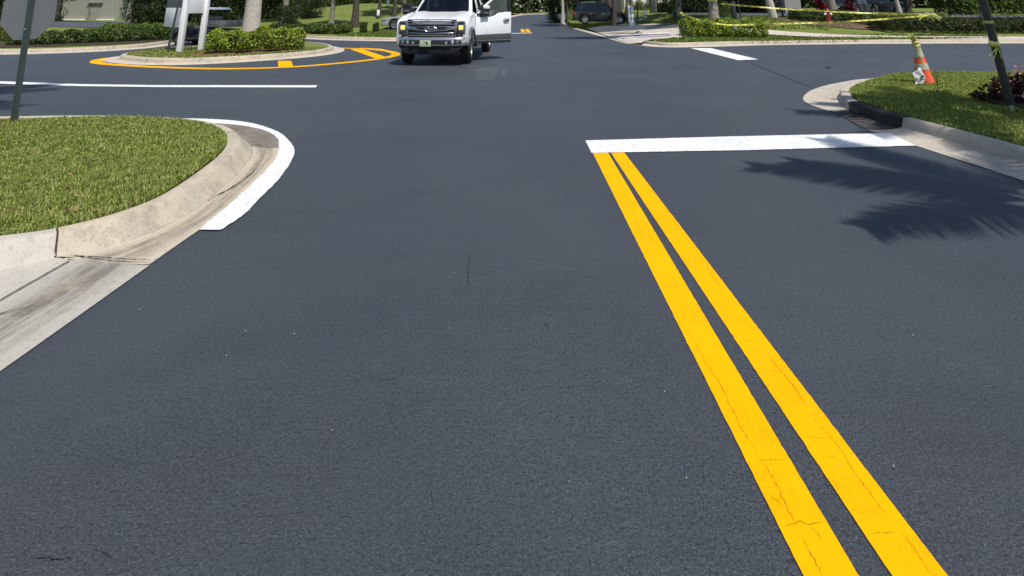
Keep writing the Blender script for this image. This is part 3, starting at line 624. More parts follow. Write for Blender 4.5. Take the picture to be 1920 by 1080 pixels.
def hedge(name, path, width, height, n, size, pal, label, cat='hedge', group=None, wts=(.30, .24, .38, .08), zf=ground_z, lump=.16, stems=True, round_=.25):
    p = resample(path, 40); mid = p[20]; z0 = min(zf(*q) for q in p) if callable(zf) else zf
    tt = rng.random(n) * 39; i = np.minimum(tt.astype(int), 38); c = p[i] + (p[i + 1] - p[i]) * (tt - i)[:, None]
    t = unit(p[np.minimum(i + 1, 39)] - p[i]); nr = np.stack([-t[:, 1], t[:, 0]], 1); L = np.linalg.norm(np.diff(p, axis=0), axis=1).sum(); s = tt / 39 * L
    u = rng.uniform(-1, 1, n); v = rng.uniform(0, 1, n); sh = rng.random(n); side = rng.random(n)
    e = np.where(sh < .75, 1 - rng.random(n) ** 2 * .28, rng.random(n))
    top = side < .52; u2 = np.where(top, u, np.sign(u) * e); v2 = np.where(top, .12 + .88 * e, .10 + v * .88)
    lm = 1 + lump * (np.sin(s * 5.1 + u2 * 2) * np.sin(s * 2.3 + 1) + .6 * np.sin(s * 11 + v2 * 5)) ; endf = np.minimum(1, np.minimum(s, L - s) / (width * .5) * .75 + .45)
    taper = 1 - round_ * v2 ** 3; und = .72 + .28 * np.minimum(1, v2 / .4)
    P = np.zeros((n, 3)); P[:, :2] = c + nr * (u2 * width / 2 * taper * und * lm * endf)[:, None]
    P[:, 2] = height * v2 * (1 - .10 * np.abs(u2) ** 3) * (1 + (lm - 1) * .7) * (.85 + .15 * endf)
    zz = np.array([zf(a, b) for a, b in c]) - z0 if callable(zf) else 0
    P[:, 2] += zz; N_ = np.zeros((n, 3)); N_[:, :2] = nr * (u2 * .8)[:, None]; N_[:, 2] = .35 + v2 * .7; N_ = unit(N_ + rng.normal(0, .8, (n, 3)))
    P[:, :2] -= mid
    V, F = leaf_verts(P, N_, size); T = tints(n, pal, wts); o = np_mesh(name, V, F, M['leaf'], np.repeat(T, 4, 0)); o.location = (mid[0], mid[1], z0)
    tag(o, label, cat, group)
    if stems:
        m = MB()
        for k in range(max(6, int(L * 7))):
            q = random.random() * 39; j = min(int(q), 38); b = p[j] + (p[j + 1] - p[j]) * (q - j) - mid; d = random.uniform(-.28, .28) * width; tn = (p[j + 1] - p[j]); tn = tn / np.linalg.norm(tn)
            b = b + np.array([-tn[1], tn[0]]) * d; zb = (zf(*(b + mid)) - z0) if callable(zf) else 0
            m.tube([(b[0], b[1], zb - .02), (b[0] + random.uniform(-.08, .08), b[1] + random.uniform(-.08, .08), zb + height * .6)], [.012, .006], 5)
        tag(m.build('stems', M['bark'], o), kind='stuff')
    return o
def blob(n, rx, ry, rz, size, pal, wts=(.35, .3, .25, .1), clumps=14, lobes=None, name='crown', shell=.7):
    """leaf clumps spread through an uneven volume around the origin"""
    cc = lobes if lobes is not None else unit(rng.normal(size=(clumps, 3))) * rng.uniform(.25, .8, (clumps, 1)); k = rng.integers(0, len(cc), n)
    d = unit(rng.normal(size=(n, 3))); rr = rng.uniform(.28, .5, len(cc))[k] * np.where(rng.random(n) < shell, 1 - .25 * rng.random(n), rng.random(n))
    P = (cc[k] + d * rr[:, None]) * np.array([rx, ry, rz]); N_ = unit(d * .7 + [0, 0, .5] + rng.normal(0, .5, (n, 3)))
    V, F = leaf_verts(P, N_, size, .55); br = rng.normal(1, .12, len(cc))[k]
    T = np.clip(tints(n, pal, wts) * br[:, None], .004, 1); return V, F, np.repeat(T, 4, 0)
def branchy(m, base, h, r, lean=(0, 0), limbs=5, spread=2.0, top=None):
    pts = [(base[0] + lean[0] * t + .04 * math.sin(5 * t + base[0]), base[1] + lean[1] * t, base[2] + h * t) for t in np.linspace(0, 1, 8)]
    m.tube([(pts[0][0], pts[0][1], pts[0][2] - .1)] + pts, [r * 1.35] + [r * (1.28 if i == 0 else 1.08 if i == 1 else 1 - .4 * i / 8) for i in range(8)], 14)
    for k in range(limbs):
        a = 2 * math.pi * k / limbs + random.random(); s = spread * random.uniform(.6, 1.1); q = Vector(pts[-1 - (k % 2)])
        m.tube([q, q + Vector((math.cos(a) * s * .4, math.sin(a) * s * .4, s * .45)), q + Vector((math.cos(a) * s, math.sin(a) * s, s * .8))], [r * .5, r * .34, r * .12], 7)
    return m
CROWNS = {}
def crown_data(key, *a, **k):
    if key not in CROWNS:
        V, F, T = blob(*a, **k); o = np_mesh('crown', V, F, M['leaf'], T); CROWNS[key] = o.data; bpy.data.objects.remove(o)
    return CROWNS[key]
def tree(name, x, y, r, bark, label, h=3.6, cr=3.2, key='broad', lean=(0, 0), group='trees behind the lawns', z=None, coff=(0, 0), n=2600, size=.34, limbs=5):
    z = ground_z(x, y) - .03 if z is None else z
    t = empty(name, (x, y, z), 0, label, 'tree', group)
    branchy(MB(), (0, 0, 0), h, r, lean, limbs, cr * .6).build('trunk', M[bark], t, smooth=True)
    c = link('crown', crown_data(key, n, 1.0, 1.0, .62, size / 3.2, DARK if 'dark' in key else MIDG), t)
    c.location = (lean[0] + coff[0], lean[1] + coff[1], h + cr * .45); c.scale = (cr, cr, cr); c.rotation_euler = (0, 0, random.random() * 6)
    return t
def frond(m, M_, length, droop, nl=36, w=.05, ll=.62):
    V = []; F = []
    pts = []
    for i in range(12):
        t = i / 11; pts.append(Vector((length * (t - .12 * droop * t * t), 0, length * (.55 * t - droop * t * t))))
    m.tube([M_ @ p for p in pts], [.028 * (1 - .8 * i / 11) for i in range(12)], 5)
    for k in range(nl):
        t = .14 + .86 * k / nl; i = min(int(t * 11), 10); f = t * 11 - i; p = pts[i].lerp(pts[i + 1], f); d = (pts[i + 1] - pts[i]).normalized()
        l = ll * length / 2.4 * math.sin(min(1, .25 + t * .9) * math.pi * .86) ** .6
        for s in (-1, 1):
            di = (Vector((0, s, 0)) * .8 + d * .65 + Vector((0, 0, -.35 + random.uniform(-.15, .15)))).normalized(); up = Vector((0, 0, 1)); b = d * w * .5
            q = [p - b, p + b, p + di * l * .6 + b * .9 + Vector((0, 0, -.02)), p + di * l + Vector((0, 0, -.10 * l)), p + di * l * .6 - b * .9 + Vector((0, 0, -.02))]
            m.add([M_ @ v for v in q], [(0, 1, 2, 3, 4)])
def palm(name, x, y, z, r, h, label, fl=2.6, nf=15, bark='palmbark', lean=(0, 0), crown=True, group=None, seed=1, droop=.62):
    random.seed(seed); t = empty(name, (x, y, z), 0, label, 'palm tree', group)
    m = MB(); n = 26; pts = []; rad = []
    for i in range(n):
        u = i / (n - 1); pts.append((lean[0] * u ** 1.3, lean[1] * u ** 1.3, h * u)); rad.append(r * (1.14 - .16 * min(1, u * 7) + .02 * math.sin(i * 2.4)) * (1 - .3 * u))
    m.tube([(0, 0, -.15)] + pts, [rad[0] * 1.1] + rad, 20); m.build('trunk', M[bark], t, smooth=True)
    if crown:
        c = MB()
        for k in range(nf):
            a = k * 2.39996 + random.uniform(-.2, .2); e = random.uniform(-.35, .95)
            Mx = Matrix.Translation((lean[0], lean[1], h)) @ Matrix.Rotation(a, 4, 'Z') @ Matrix.Rotation(-e * .7, 4, 'Y')
            frond(c, Mx, fl * random.uniform(.85, 1.12), droop)
        o = c.build('crown', M['frondleaf'], t)
    return t
M['frondleaf'] = plain('palm_frond', (.06, .10, .022), .5, 0, .4, None, .35, 2)
# ------------------------------------------------------------------ vehicles
def wheel(parent, loc, r, w, rim=M['steel'], face=1, spokes=6, axis='x', hub=None, rot=0):
    o = MB(); s = face
    pr = [(r * .60, -w * .48), (r * .86, -w * .5), (r * .97, -w * .40), (r, -w * .25), (r, w * .25), (r * .97, w * .40), (r * .86, w * .5), (r * .60, w * .48), (r * .56, 0), (r * .60, -w * .48)]
    o.lathe(pr, (0, 0, 0), 32, axis)
    for k in range(36):     # tread blocks
        a = 2 * math.pi * k / 36
        for q in (-.3, .3):
            u = (math.cos(a + q * .12) * (r + .004), math.sin(a + q * .12) * (r + .004)); Mr = Matrix.Rotation(a, 3, 'X') if axis == 'x' else Matrix.Rotation(-a, 3, 'Y')
            c = (q * w * .7, u[0], u[1]) if axis == 'x' else (u[0], q * w * .7, u[1])
            o.box(c, (w * .28, .02, .045 * r / .4) if axis == 'x' else (.02, w * .28, .045 * r / .4), M=Mr)
    e = empty('wheel', loc); e.parent = parent
    if rot: e.rotation_euler = (0, 0, rot)
    o.build('tyre', M['tyre'], e, smooth=True, ang=35)
    b = MB(); b.lathe([(0.001, s * w * .32), (r * .16, s * w * .33), (r * .2, s * w * .22), (r * .2, s * w * .02), (0.001, s * w * .02)], (0, 0, 0), 16, axis)
    b.lathe([(r * .50, s * w * .44), (r * .62, s * w * .47), (r * .63, s * w * .40), (r * .55, s * w * .36), (r * .52, -s * w * .3), (r * .48, s * w * .36), (r * .50, s * w * .44)], (0, 0, 0), 32, axis)
    for k in range(spokes):
        a = 2 * math.pi * (k + .25) / spokes
        Mr = Matrix.Rotation(a, 3, 'X') if axis == 'x' else Matrix.Rotation(-a, 3, 'Y'); cx, cz = math.cos(a) * r * .35, math.sin(a) * r * .35
        b.box((s * w * .33, cx, cz) if axis == 'x' else (cx, s * w * .33, cz), (w * .12, r * .42, r * .16) if axis == 'x' else (r * .42, w * .12, r * .16), M=Mr)
    b.build('rim', rim, e, smooth=True, ang=35)
    d = MB(); d.lathe([(0.001, -s * w * .05), (r * .52, -s * w * .05), (r * .52, -s * w * .12), (0.001, -s * w * .12)], (0, 0, 0), 20, axis); d.build('brake_disc', M['blackpl'], e)
    return e
def arc(cy, cz, r, a0, a1, n=10): return [(cy + r * math.cos(R(a0 + (a1 - a0) * i / n)), cz + r * math.sin(R(a0 + (a1 - a0) * i / n))) for i in range(n + 1)]
def text(name, s, size, m, parent, loc, rot, ext=.004, shear=0):
    cu = bpy.data.curves.new(name, 'FONT'); cu.body = s; cu.size = size; cu.extrude = ext; cu.align_x = 'CENTER'; cu.align_y = 'CENTER'; cu.shear = shear
    o = bpy.data.objects.new(name, cu); C.objects.link(o); dg = bpy.context.evaluated_depsgraph_get()
    me = bpy.data.meshes.new_from_object(o.evaluated_get(dg)); bpy.data.objects.remove(o); me.materials.clear(); me.materials.append(m)
    q = link(name, me, parent); q.location = loc; q.rotation_euler = rot; return q

def pickup():
    t = empty('pickup_truck', (-2.16, 15.55, 0), -.083, 'white and grey pickup truck with its driver door swung open, facing the junction', 'pickup truck')
    W_, G_, B_ = M['carwhite'], M['cargrey'], M['blackpl']
    # sides (y back, z up); the arch is cut out of the outline
    fend = [(-.80, .60), (-.56, .56)] + arc(0, .42, .53, 165, 15, 12) + [(.60, .50), (.60, 1.42), (.35, 1.405), (-.40, 1.31), (-.76, 1.20), (-.83, 1.10)]
    body = MB(); body.prism(fend, .86, 1.0); body.prism([(1.98, .50), (3.20, .50), (3.20, 1.40), (1.98, 1.40)], .88, 1.0)
    body.prism([(.60, .50), (1.98, .50), (1.98, .60), (.60, .60)], .88, .985)
    body.prism(fend + [], -1.0, -.86); body.prism([(.60, .50), (3.20, .50), (3.20, 1.40), (.60, 1.40)], -1.0, -.88)
    body.box((0, 3.17, .98), (1.76, .05, .90)); body.box((0, .56, 1.12), (1.72, .05, .5))
    b_ = body.build('body', W_, t, bev=.022, smooth=True)
    for s in (-1, 1):
        MB().prism(arc(0, .42, .585, 172, 8, 14) + arc(0, .42, .535, 8, 172, 14), s * .985, s * 1.035).build('arch_lip', G_, t, bev=.006)
        MB().box((s * 1.004, 2.6 if s > 0 else 1.91, .62), (.012, 1.2 if s > 0 else 2.56, .24)).build('lower_trim', G_, t, bev=.004)
        MB().box((s * 1.004, 5.06, .66), (.012, .60, .2)).build('bed_trim', G_, t, bev=.004)
    # bonnet: crowned with raised shoulders
    xs = [-.985, -.975, -.93, -.80, -.62, -.50, -.30, 0, .30, .50, .62, .80, .93, .975, .985]
    prof = [-.20, -.09, -.035, -.004, .012, -.012, -.022, -.012, -.022, -.012, .012, -.004, -.035, -.09, -.20]
    rings = []
    for y, z, sx, k in ((-.885, 1.12, .80, .3), (-.90, 1.18, .84, .5), (-.87, 1.225, .88, .75), (-.78, 1.255, .93, 1), (-.4, 1.325, .975, 1), (.1, 1.395, .985, 1), (.50, 1.452, .98, 1), (.57, 1.456, .97, 1)):
        rings.append([(x * sx, y + .10 * (abs(x) ** 2.5), z + p * k) for x, p in zip(xs, prof)])
    hd = MB(); hd.loft(rings, closed=False); h_ = hd.build('hood', W_, t, smooth=True, sub=1, ang=70)
    text('lettering', 'SUPER DUTY', .105, G_, h_, (0, -.905, 1.195), (R(62), 0, 0), .002)
    # grille
    g = MB(); g.box((0, -.80, .985), (1.40, .10, .50)); gr = g.build('grille', B_, t, bev=.02)
    ch = MB()
    for z, hgt, ww in ((1.18, .030, 1.36), (1.105, .032, 1.42), (.80, .03, 1.30)): ch.box((0, -.875, z), (ww, .06, hgt))
    ch.tube([(-.66, -.90, .985), (-.42, -.905, .955), (-.20, -.93, .935), (0, -.935, .93), (.20, -.93, .935), (.42, -.905, .955), (.66, -.90, .985)], .022, 8)
    ch.tube([(-.66, -.89, 1.03), (-.2, -.92, 1.035), (.2, -.92, 1.035), (.66, -.89, 1.03)], .016, 8)
    ch.tube([(-.62, -.89, .87), (-.2, -.92, .86), (.2, -.92, .86), (.62, -.89, .87)], .024, 8)
    for s in (-1, 1): ch.prism([(s * .70, .78), (s * .64, .78), (s * .66, 1.20), (s * .735, 1.20)], -.90, -.84, 'y'); ch.prism([(s * .685, .94), (s * .40, .965), (s * .40, 1.0), (s * .69, 1.07)], -.91, -.88, 'y')
    ch.build('chrome_bars', M['barchrome'], gr, bev=.006)
    me = MB()
    for k in range(9): me.box((0, -.856, .82 + k * .043), (1.3, .012, .012))
    me.build('mesh', M['cargrey'], gr)
    em = MB(); em.lathe([(.001, 0), (.16, 0), (.16, -.02), (.001, -.02)], (0, 0, 0), 32, 'y'); eo = em.build('emblem', M['emblem'], gr, loc=(0, -.945, .975)); eo.scale = (1, 1, .42)
    er = MB(); er.tube([(.168 * math.cos(a), -.02, .168 * math.sin(a)) for a in np.linspace(0, 2 * math.pi, 33)], .018, 8, False); er.build('emblem_ring', M['chrome'], eo)
    tx = text('lettering', 'Ford', .125, M['chrome'], gr, (0, -.969, .978), (R(90), 0, 0), .002, .3); 
    for s in (-1, 1):
        f = [(s * .735, .79), (s * .945, .84), (s * .955, 1.14), (s * .90, 1.195), (s * .74, 1.195)]
        hl = MB(); hl.prism(f, -.84, -.72, 'y'); ho = hl.build('headlight', M['lens'], t, bev=.015)
        k = MB(); k.prism([(s * .76, .96), (s * .88, .96), (s * .88, 1.07), (s * .76, 1.07)], -.856, -.82, 'y'); k.build('amber_lamp', M['amber'], ho, bev=.012)
        MB().box((s * .83, -.845, 1.135), (.15, .02, .055)).build('lamp_reflector', M['blackpl'], ho, bev=.01); MB().box((s * .83, -.845, .88), (.13, .02, .09)).build('lamp_reflector', M['blackpl'], ho, bev=.01)
    # chrome bumper, bowed in plan
    pl = [(-1.0, -.70), (-.985, -.80), (-.90, -.92), (-.70, -.965), (-.35, -.985), (0, -.99), (.35, -.985), (.70, -.965), (.90, -.92), (.985, -.80), (1.0, -.70)]
    rg = []
    for x, y in pl:
        o_ = .0 if abs(x) < .8 else .02
        rg.append([(x, y + .10, .53 + o_), (x, y + .02, .515 + o_), (x * 1.0, y - .012, .55), (x, y - .02, .62), (x, y, .72), (x, y + .03, .765), (x, y + .12, .775)])
    bm_ = MB(); bm_.loft(rg, closed=False, cap=False); bo = bm_.build('bumper', M['chrome'], t, smooth=True, ang=60)
    d = MB(); d.box((0, -1.0, .635), (1.18, .05, .115)); d.build('bumper_intake', B_, bo, bev=.012)
    for s in (-1, 1):
        d = MB(); d.prism([(s * .66, .575), (s * .86, .585), (s * .86, .69), (s * .66, .70)], -1.005, -.93, 'y'); fo = d.build('fog_light', B_, t, bev=.01)
        d = MB(); d.lathe([(.001, -.012), (.05, -.005), (.055, .02), (.001, .02)], (s * .76, -1.0, .637), 16, 'y'); d.build('lens', M['lens'], fo, smooth=True)
        d = MB(); d.tube([(s * .46, -1.05, .62), (s * .46, -.98, .62)], [.035, .045], 12); d.build('tow_hook', M['chrome'], bo, smooth=True)
    p = MB(); p.box((-.12, -1.045, .60), (.31, .012, .165)); po = p.build('license_plate', M['plate'], t, bev=.004)
    p = MB(); p.prism([(-.17, .64), (-.05, .645), (-.055, .60), (-.045, .56), (-.07, .555), (-.09, .60), (-.105, .625), (-.17, .628)], -1.0555, -1.053, 'y'); p.build('state_emblem', M['blackpl'], po)
    v = MB(); v.prism([(-.90, .53), (.90, .53), (.72, .31), (-.72, .31)], -.955, -.80, 'y'); v.build('valance', M['crack'], t, bev=.03)
    u = MB()
    for s in (-1, 1): u.box((s * .42, 2.2, .52), (.10, 5.6, .16))
    u.tube([(-.85, 0, .38), (.85, 0, .38)], .06, 10); u.tube([(-.85, 4.15, .40), (.85, 4.15, .40)], .07, 10); u.lathe([(.001, -.18), (.17, -.1), (.17, .1), (.001, .18)], (0.1, 4.15, .40), 14, 'y'); u.box((0, 2.0, .53), (1.5, 2.2, .06))
    u.box((0, .02, .82), (1.30, 1.2, .62)); u.box((0, 4.15, .70), (1.3, 1.2, .2)); u.build('chassis', B_, t)
    # cab
    gl = [(-.80, .56, 1.45), (.80, .56, 1.45), (.70, 1.28, 1.93), (-.70, 1.28, 1.93)]
    mid = [(0, .53, 1.455), (0, 1.25, 1.945)]
    ws = MB(); ws.add([gl[0], mid[0], gl[1], gl[2], mid[1], gl[3]], [(0, 1, 4, 5), (1, 2, 3, 4)]); ws.build('windshield', M['clear'], t, smooth=True)
    cb = MB()
    for s in (-1, 1):
        cb.loft([[(s * .79, .50, 1.38), (s * .90, .56, 1.38), (s * .91, .66, 1.38), (s * .80, .60, 1.39)], [(s * .69, 1.23, 1.93), (s * .76, 1.28, 1.93), (s * .77, 1.38, 1.93), (s * .70, 1.30, 1.95)]])
        cb.loft([[(s * .90, 1.94, 1.38), (s * .90, 2.10, 1.38), (s * .84, 2.10, 1.38), (s * .84, 1.94, 1.38)], [(s * .77, 1.96, 1.94), (s * .77, 2.08, 1.94), (s * .72, 2.08, 1.94), (s * .72, 1.96, 1.94)]])
        cb.loft([[(s * .90, 3.0, 1.38), (s * .90, 3.2, 1.38), (s * .84, 3.2, 1.38), (s * .84, 3.0, 1.38)], [(s * .77, 2.85, 1.94), (s * .77, 3.1, 1.94), (s * .72, 3.1, 1.94), (s * .72, 2.85, 1.94)]])
    cb.prism([(-.76, 1.27), (.76, 1.27), (.78, 1.8), (.77, 3.1), (-.77, 3.1), (-.78, 1.8)], 1.925, 1.985, 'z', [(-.66, 1.42), (.66, 1.42), (.68, 1.8), (.68, 2.98), (-.68, 2.98), (-.68, 1.8)])
    cb.build('cab_frame', W_, t, bev=.012)
    gs = MB(); gs.add([(-.895, .72, 1.395), (-.895, 1.92, 1.395), (-.755, 1.94, 1.93), (-.755, 1.36, 1.93)], [(0, 1, 2, 3)])
    for s in (-1, 1): gs.add([(s * .885, 2.10, 1.395), (s * .885, 2.98, 1.395), (s * .755, 2.84, 1.93), (s * .755, 2.08, 1.93)], [(0, 1, 2, 3)])
    gs.add([(-.8, 3.19, 1.40), (.8, 3.19, 1.40), (.7, 3.08, 1.92), (-.7, 3.08, 1.92)], [(0, 1, 2, 3)]); gs.build('window', M['glass'], t)
    da = MB(); da.prism([(.58, 1.36), (.95, 1.36), (.98, 1.10), (.60, 1.0)], -.84, .84); da.build('dashboard', B_, t, bev=.02)
    for sx in (-.42, .42):
        se = MB(); se.box((sx, 1.75, .95), (.52, .55, .18)); se.box((sx, 2.05, 1.28), (.52, .16, .62), M=Matrix.Rotation(R(-12), 3, 'X')); se.box((sx, 2.12, 1.66), (.26, .10, .2)); se.build('seat', M['seatv'], t, bev=.05, seg=3)
    sw = MB(); sw.tube([(.42 + .19 * math.cos(a), 1.18 + .07 * math.sin(a), 1.30 + .18 * math.sin(a)) for a in np.linspace(0, 2 * math.pi, 25)], .018, 8, False); sw.tube([(.42, 1.0, 1.25), (.42, 1.19, 1.30)], .03, 8); sw.build('steering_wheel', B_, t, smooth=True)
    # cargo bed
    for s in (-1, 1):
        q = [(3.26, .56), (3.60, .52)] + arc(4.15, .42, .52, 168, 12, 12) + [(5.05, .54), (5.45, .62), (5.45, 1.42), (3.26, 1.42)]
        bd = MB(); bd.prism(q, s * .88, s * 1.0); bd.box((s * .94, 4.35, 1.44), (.12, 2.18, .03))
        if s < 0: bd.box((0, 3.30, 1.1), (1.76, .05, .62)); bd.box((0, 5.42, 1.05), (1.76, .06, .7)); bd.box((0, 4.35, .82), (1.76, 2.1, .04))
        bd.build('bed_side', W_, t, bev=.02)
    for s in (-1, 1):
        rb = MB(); rb.prism([(s * .92, .40), (s * 1.05, .42), (s * 1.05, .46), (s * .92, .47)], .75, 3.0, 'y'); rb.build('running_board', M['cargrey'], t, bev=.012)
    for s in (-1, 1):
        wheel(t, (s * .865, 0, .405), .405, .275, face=s, spokes=5, rot=R(4)); wheel(t, (s * .865, 4.15, .405), .405, .275, face=s, spokes=5)
    # passenger mirror
    def mirror(parent, s, base, yaw=0):
        m = MB(); x, y, z = base
        m.tube([(x, y, z - .02), (x + s * .16, y - .02, z - .01)], .03, 8); m.tube([(x, y, z + .16), (x + s * .16, y - .02, z + .17)], .02, 8)
        m.prism([(x + s * .12, z - .10), (x + s * .40, z - .08), (x + s * .41, z + .24), (x + s * .15, z + .26)], y - .09, y + .05, 'y'); o = m.build('mirror', B_, parent, bev=.025)
        m = MB(); m.prism([(x + s * .17, z + .15), (x + s * .40, z + .14), (x + s * .405, z + .238), (x + s * .16, z + .26)], y - .112, y - .05, 'y'); m.build('mirror_cap', W_ if s > 0 else B_, o, bev=.02)
        m = MB(); m.box((x + s * .28, y - .095, z + .02), (.16, .016, .05)); m.build('mirror_lamp', M['lens'], o, bev=.006)
        return o
    mirror(t, -1, (-.90, .80, 1.44))
    # driver door: local frame of the door has x along the door, y its inside, z up
    dr = empty('door', (.985, .62, 0), R(41)); dr.parent = t; dr['label'] = 'open driver door, white above grey'
    k = MB(); k.prism([(.02, .535), (1.33, .535), (1.345, 1.0), (1.345, 1.43), (1.18, 1.43), (.86, 1.395), (.70, 1.30), (.55, 1.275), (.14, 1.275), (.02, 1.32), (0, .9)], -.03, .07, 'y'); k.build('panel', W_, dr, bev=.014)
    k = MB(); k.prism([(.015, .535), (1.335, .535), (1.342, .775), (.015, .755)], -.037, -.028, 'y'); k.build('lower_band', G_, dr, bev=.003)
    k = MB(); k.prism([(.03, .50), (1.31, .50), (1.33, .578), (.02, .578)], -.046, .06, 'y'); k.build('rocker', B_, dr, bev=.008)
    k = MB(); k.box((.68, -.045, .585), (1.29, .012, .012)); k.build('chrome_strip', M['chrome'], dr)
    k = MB(); k.tube([(.02, .02, 1.30), (.34, .02, 1.58), (.72, .03, 1.87), (.86, .04, 1.925), (1.27, .04, 1.93)], .036, 8); k.build('window_frame', W_, dr, smooth=True)
    k = MB(); k.box((1.29, .03, 1.67), (.10, .07, .52)); k.build('window_pillar', B_, dr, bev=.01)
    k = MB(); k.add([(.10, .02, 1.33), (.14, .02, 1.27), (.55, .02, 1.27), (.86, .02, 1.385), (1.30, .02, 1.425), (1.27, .04, 1.92), (.84, .04, 1.91), (.36, .03, 1.57)], [tuple(range(8))]); k.build('window', M['clear'], dr)
    k = MB(); k.tube([(1.05, -.03, 1.17), (1.06, -.075, 1.175), (1.24, -.075, 1.195), (1.25, -.03, 1.20)], .022, 8); ho = k.build('handle', M['chrome'], dr, smooth=True)
    k = MB(); k.prism([(1.03, 1.12), (1.26, 1.14), (1.27, 1.235), (1.04, 1.215)], -.034, -.027, 'y'); k.build('handle_recess', M['cargrey'], ho)
    k = MB(); k.prism([(.02, .60), (1.30, .60), (1.31, 1.27), (.04, 1.25)], .07, .10, 'y'); k.build('inner_panel', M['seatv'], dr, bev=.02)
    k = MB(); k.prism([(.33, 1.12), (.37, 1.12), (.47, .77), (.44, .77)], -.036, -.027, 'y'); k.build('crease', W_, dr, bev=.003)
    mirror(dr, 1, (.05, -.03, 1.38))
    return t
def car(name, label, cat, loc, rz, L, Wd, H, paint, suv=False, group=None, tail=False, gl=.42):
    """forward = +x; arches cut from the side outline, glasshouse tapered inwards"""
    t = empty(name, loc, rz, label, cat, group); h = Wd / 2; r = .36 if suv else .32; wb = L * .59; xf, xr = wb * .5 + L * .01, -wb * .5 + L * .01; x0, x1 = -L / 2, L / 2
    bel = H * .56; hood = H * .53
    pr = [(x0 + .03, .42), (x0 + .10, .26), (xr - .45, .24)] + arc(xr, r, r * 1.22, 186, -6, 12) + arc(xf, r, r * 1.22, 186, -6, 12) + [(x1 - .12, .24), (x1, .38), (x1 - .01, hood - .22), (x1 - .12, hood - .09), (x1 - .5, hood), (x1 - L * .24, bel + .04)] + \
         ([(x0 + .10, bel + .06), (x0, bel - .06)] if suv else [(x0 + L * .16, bel + .05), (x0 + .10, bel + .02), (x0, bel - .10)])
    m = MB(); m.prism(pr, -h, h, 'y'); m.build('body', paint, t, bev=.07, seg=3, smooth=True)
    b0, b1 = (x0 + .16, x1 - L * .255) if suv else (x0 + L * .15, x1 - L * .27); r0, r1 = (x0 + L * .13, x1 - L * .42) if suv else (x0 + L * .30, x1 - L * .44)
    zb, zt = bel - .02, H - .06
    q = lambda x, y, z: (x, y, z); hy, ty = h - .07, h - .22
    g = MB(); g.loft([[(b0, -hy, zb), (b1, -hy, zb), (b1 + .08, 0, zb), (b1, hy, zb), (b0, hy, zb)], [(r0, -ty, zt), (r1, -ty, zt), (r1 + .05, 0, zt), (r1, ty, zt), (r0, ty, zt)]]); g.build('window', M['glass'], t)
    f = MB(); f.prism([(r0 - .05, -ty - .02), (r1 + .02, -ty - .02), (r1 + .09, 0), (r1 + .02, ty + .02), (r0 - .05, ty + .02)], zt - .015, H, 'z', [(r0 + .10, -ty + .14), (r1 - .12, -ty + .14), (r1 - .06, 0), (r1 - .12, ty - .14), (r0 + .10, ty - .14)])
    f.build('roof', paint, t, bev=.02, smooth=True)
    for s in (-1, 1):
        for xb, xt in ((b1, r1), (b0, r0)): MB().tube([(xb, s * (hy + .005), zb), (xt, s * (ty + .01), zt)], .045, 8).build('pillar', paint, t, smooth=True)
        for k in (.36, .68): MB().tube([(b0 + (b1 - b0) * k, s * (hy + .004), zb), (r0 + (r1 - r0) * k, s * (ty + .008), zt)], .035, 6).build('pillar', paint, t, smooth=True)
    if suv:
        for s in (-1, 1):
            k = MB(); k.tube([(r0 + .1, s * (ty - .08), H - .01), (r0 + .2, s * (ty - .08), H + .05), (r1 - .25, s * (ty - .08), H + .05), (r1 - .12, s * (ty - .08), H - .01)], .018, 6); k.build('roof_rail', M['chrome'], t, smooth=True)
    for s in (-1, 1): MB().box(((b0 + b1) / 2, s * (hy + .012), zb + .01), (b1 - b0, .02, .025)).build('window_trim', M['chrome'], t)
    for s in (-1, 1):
        k = MB(); k.prism([(x1 - .34, hood - .22), (x1 - .02, hood - .30), (x1 - .05, hood - .14), (x1 - .34, hood - .08)], s * (h - .32), s * (h + .006), 'y'); k.build('headlight', M['lens'], t, bev=.02)
        k = MB(); k.prism([(x0 - .015, bel - .22), (x0 + .30, bel - .16), (x0 + .28, bel - .02), (x0 + .01, bel - .04)], s * (h - .36), s * (h + .006), 'y'); k.build('taillight', M['red'], t, bev=.02)
        k = MB(); k.box((b1 - .12, s * (h + .08), zb + .09), (.10, .20, .14)); k.build('mirror', paint, t, bev=.03)
        for u in (.40, .70): MB().box((b0 + (b1 - b0) * u, s * (h + .012), bel - .12), (.18, .03, .03)).build('handle', M['chrome'], t, bev=.008)
        for x in (xf, xr): wheel(t, (x, s * (h - .10), r), r, .20, face=s, spokes=5, axis='y')
    for nm, c_, d_ in (('bumper', (x0 + .02, 0, .36), (.10, Wd * .86, .22)), ('bumper', (x1 - .03, 0, .36), (.10, Wd * .86, .2)), ('sill', (0, 0, .25), (wb * .72, Wd * .96, .10))): MB().box(c_, d_).build(nm, M['blackpl'], t, bev=.03)
    for x in (xf, xr): MB().box((x, 0, r * 1.2), (r * 2.5, Wd * .62, r * 1.6)).build('wheel_well', M['blackpl'], t)
    if tail:
        k = MB(); k.box((x0 - .02, 0, bel - .22), (.015, .50, .11)); k.build('license_plate', M['whitepvc'], t)
        k = MB(); k.box((x0 - .012, 0, bel - .10), (.03, Wd * .5, .045)); k.build('chrome_strip', M['chrome'], t, bev=.01)
    return t
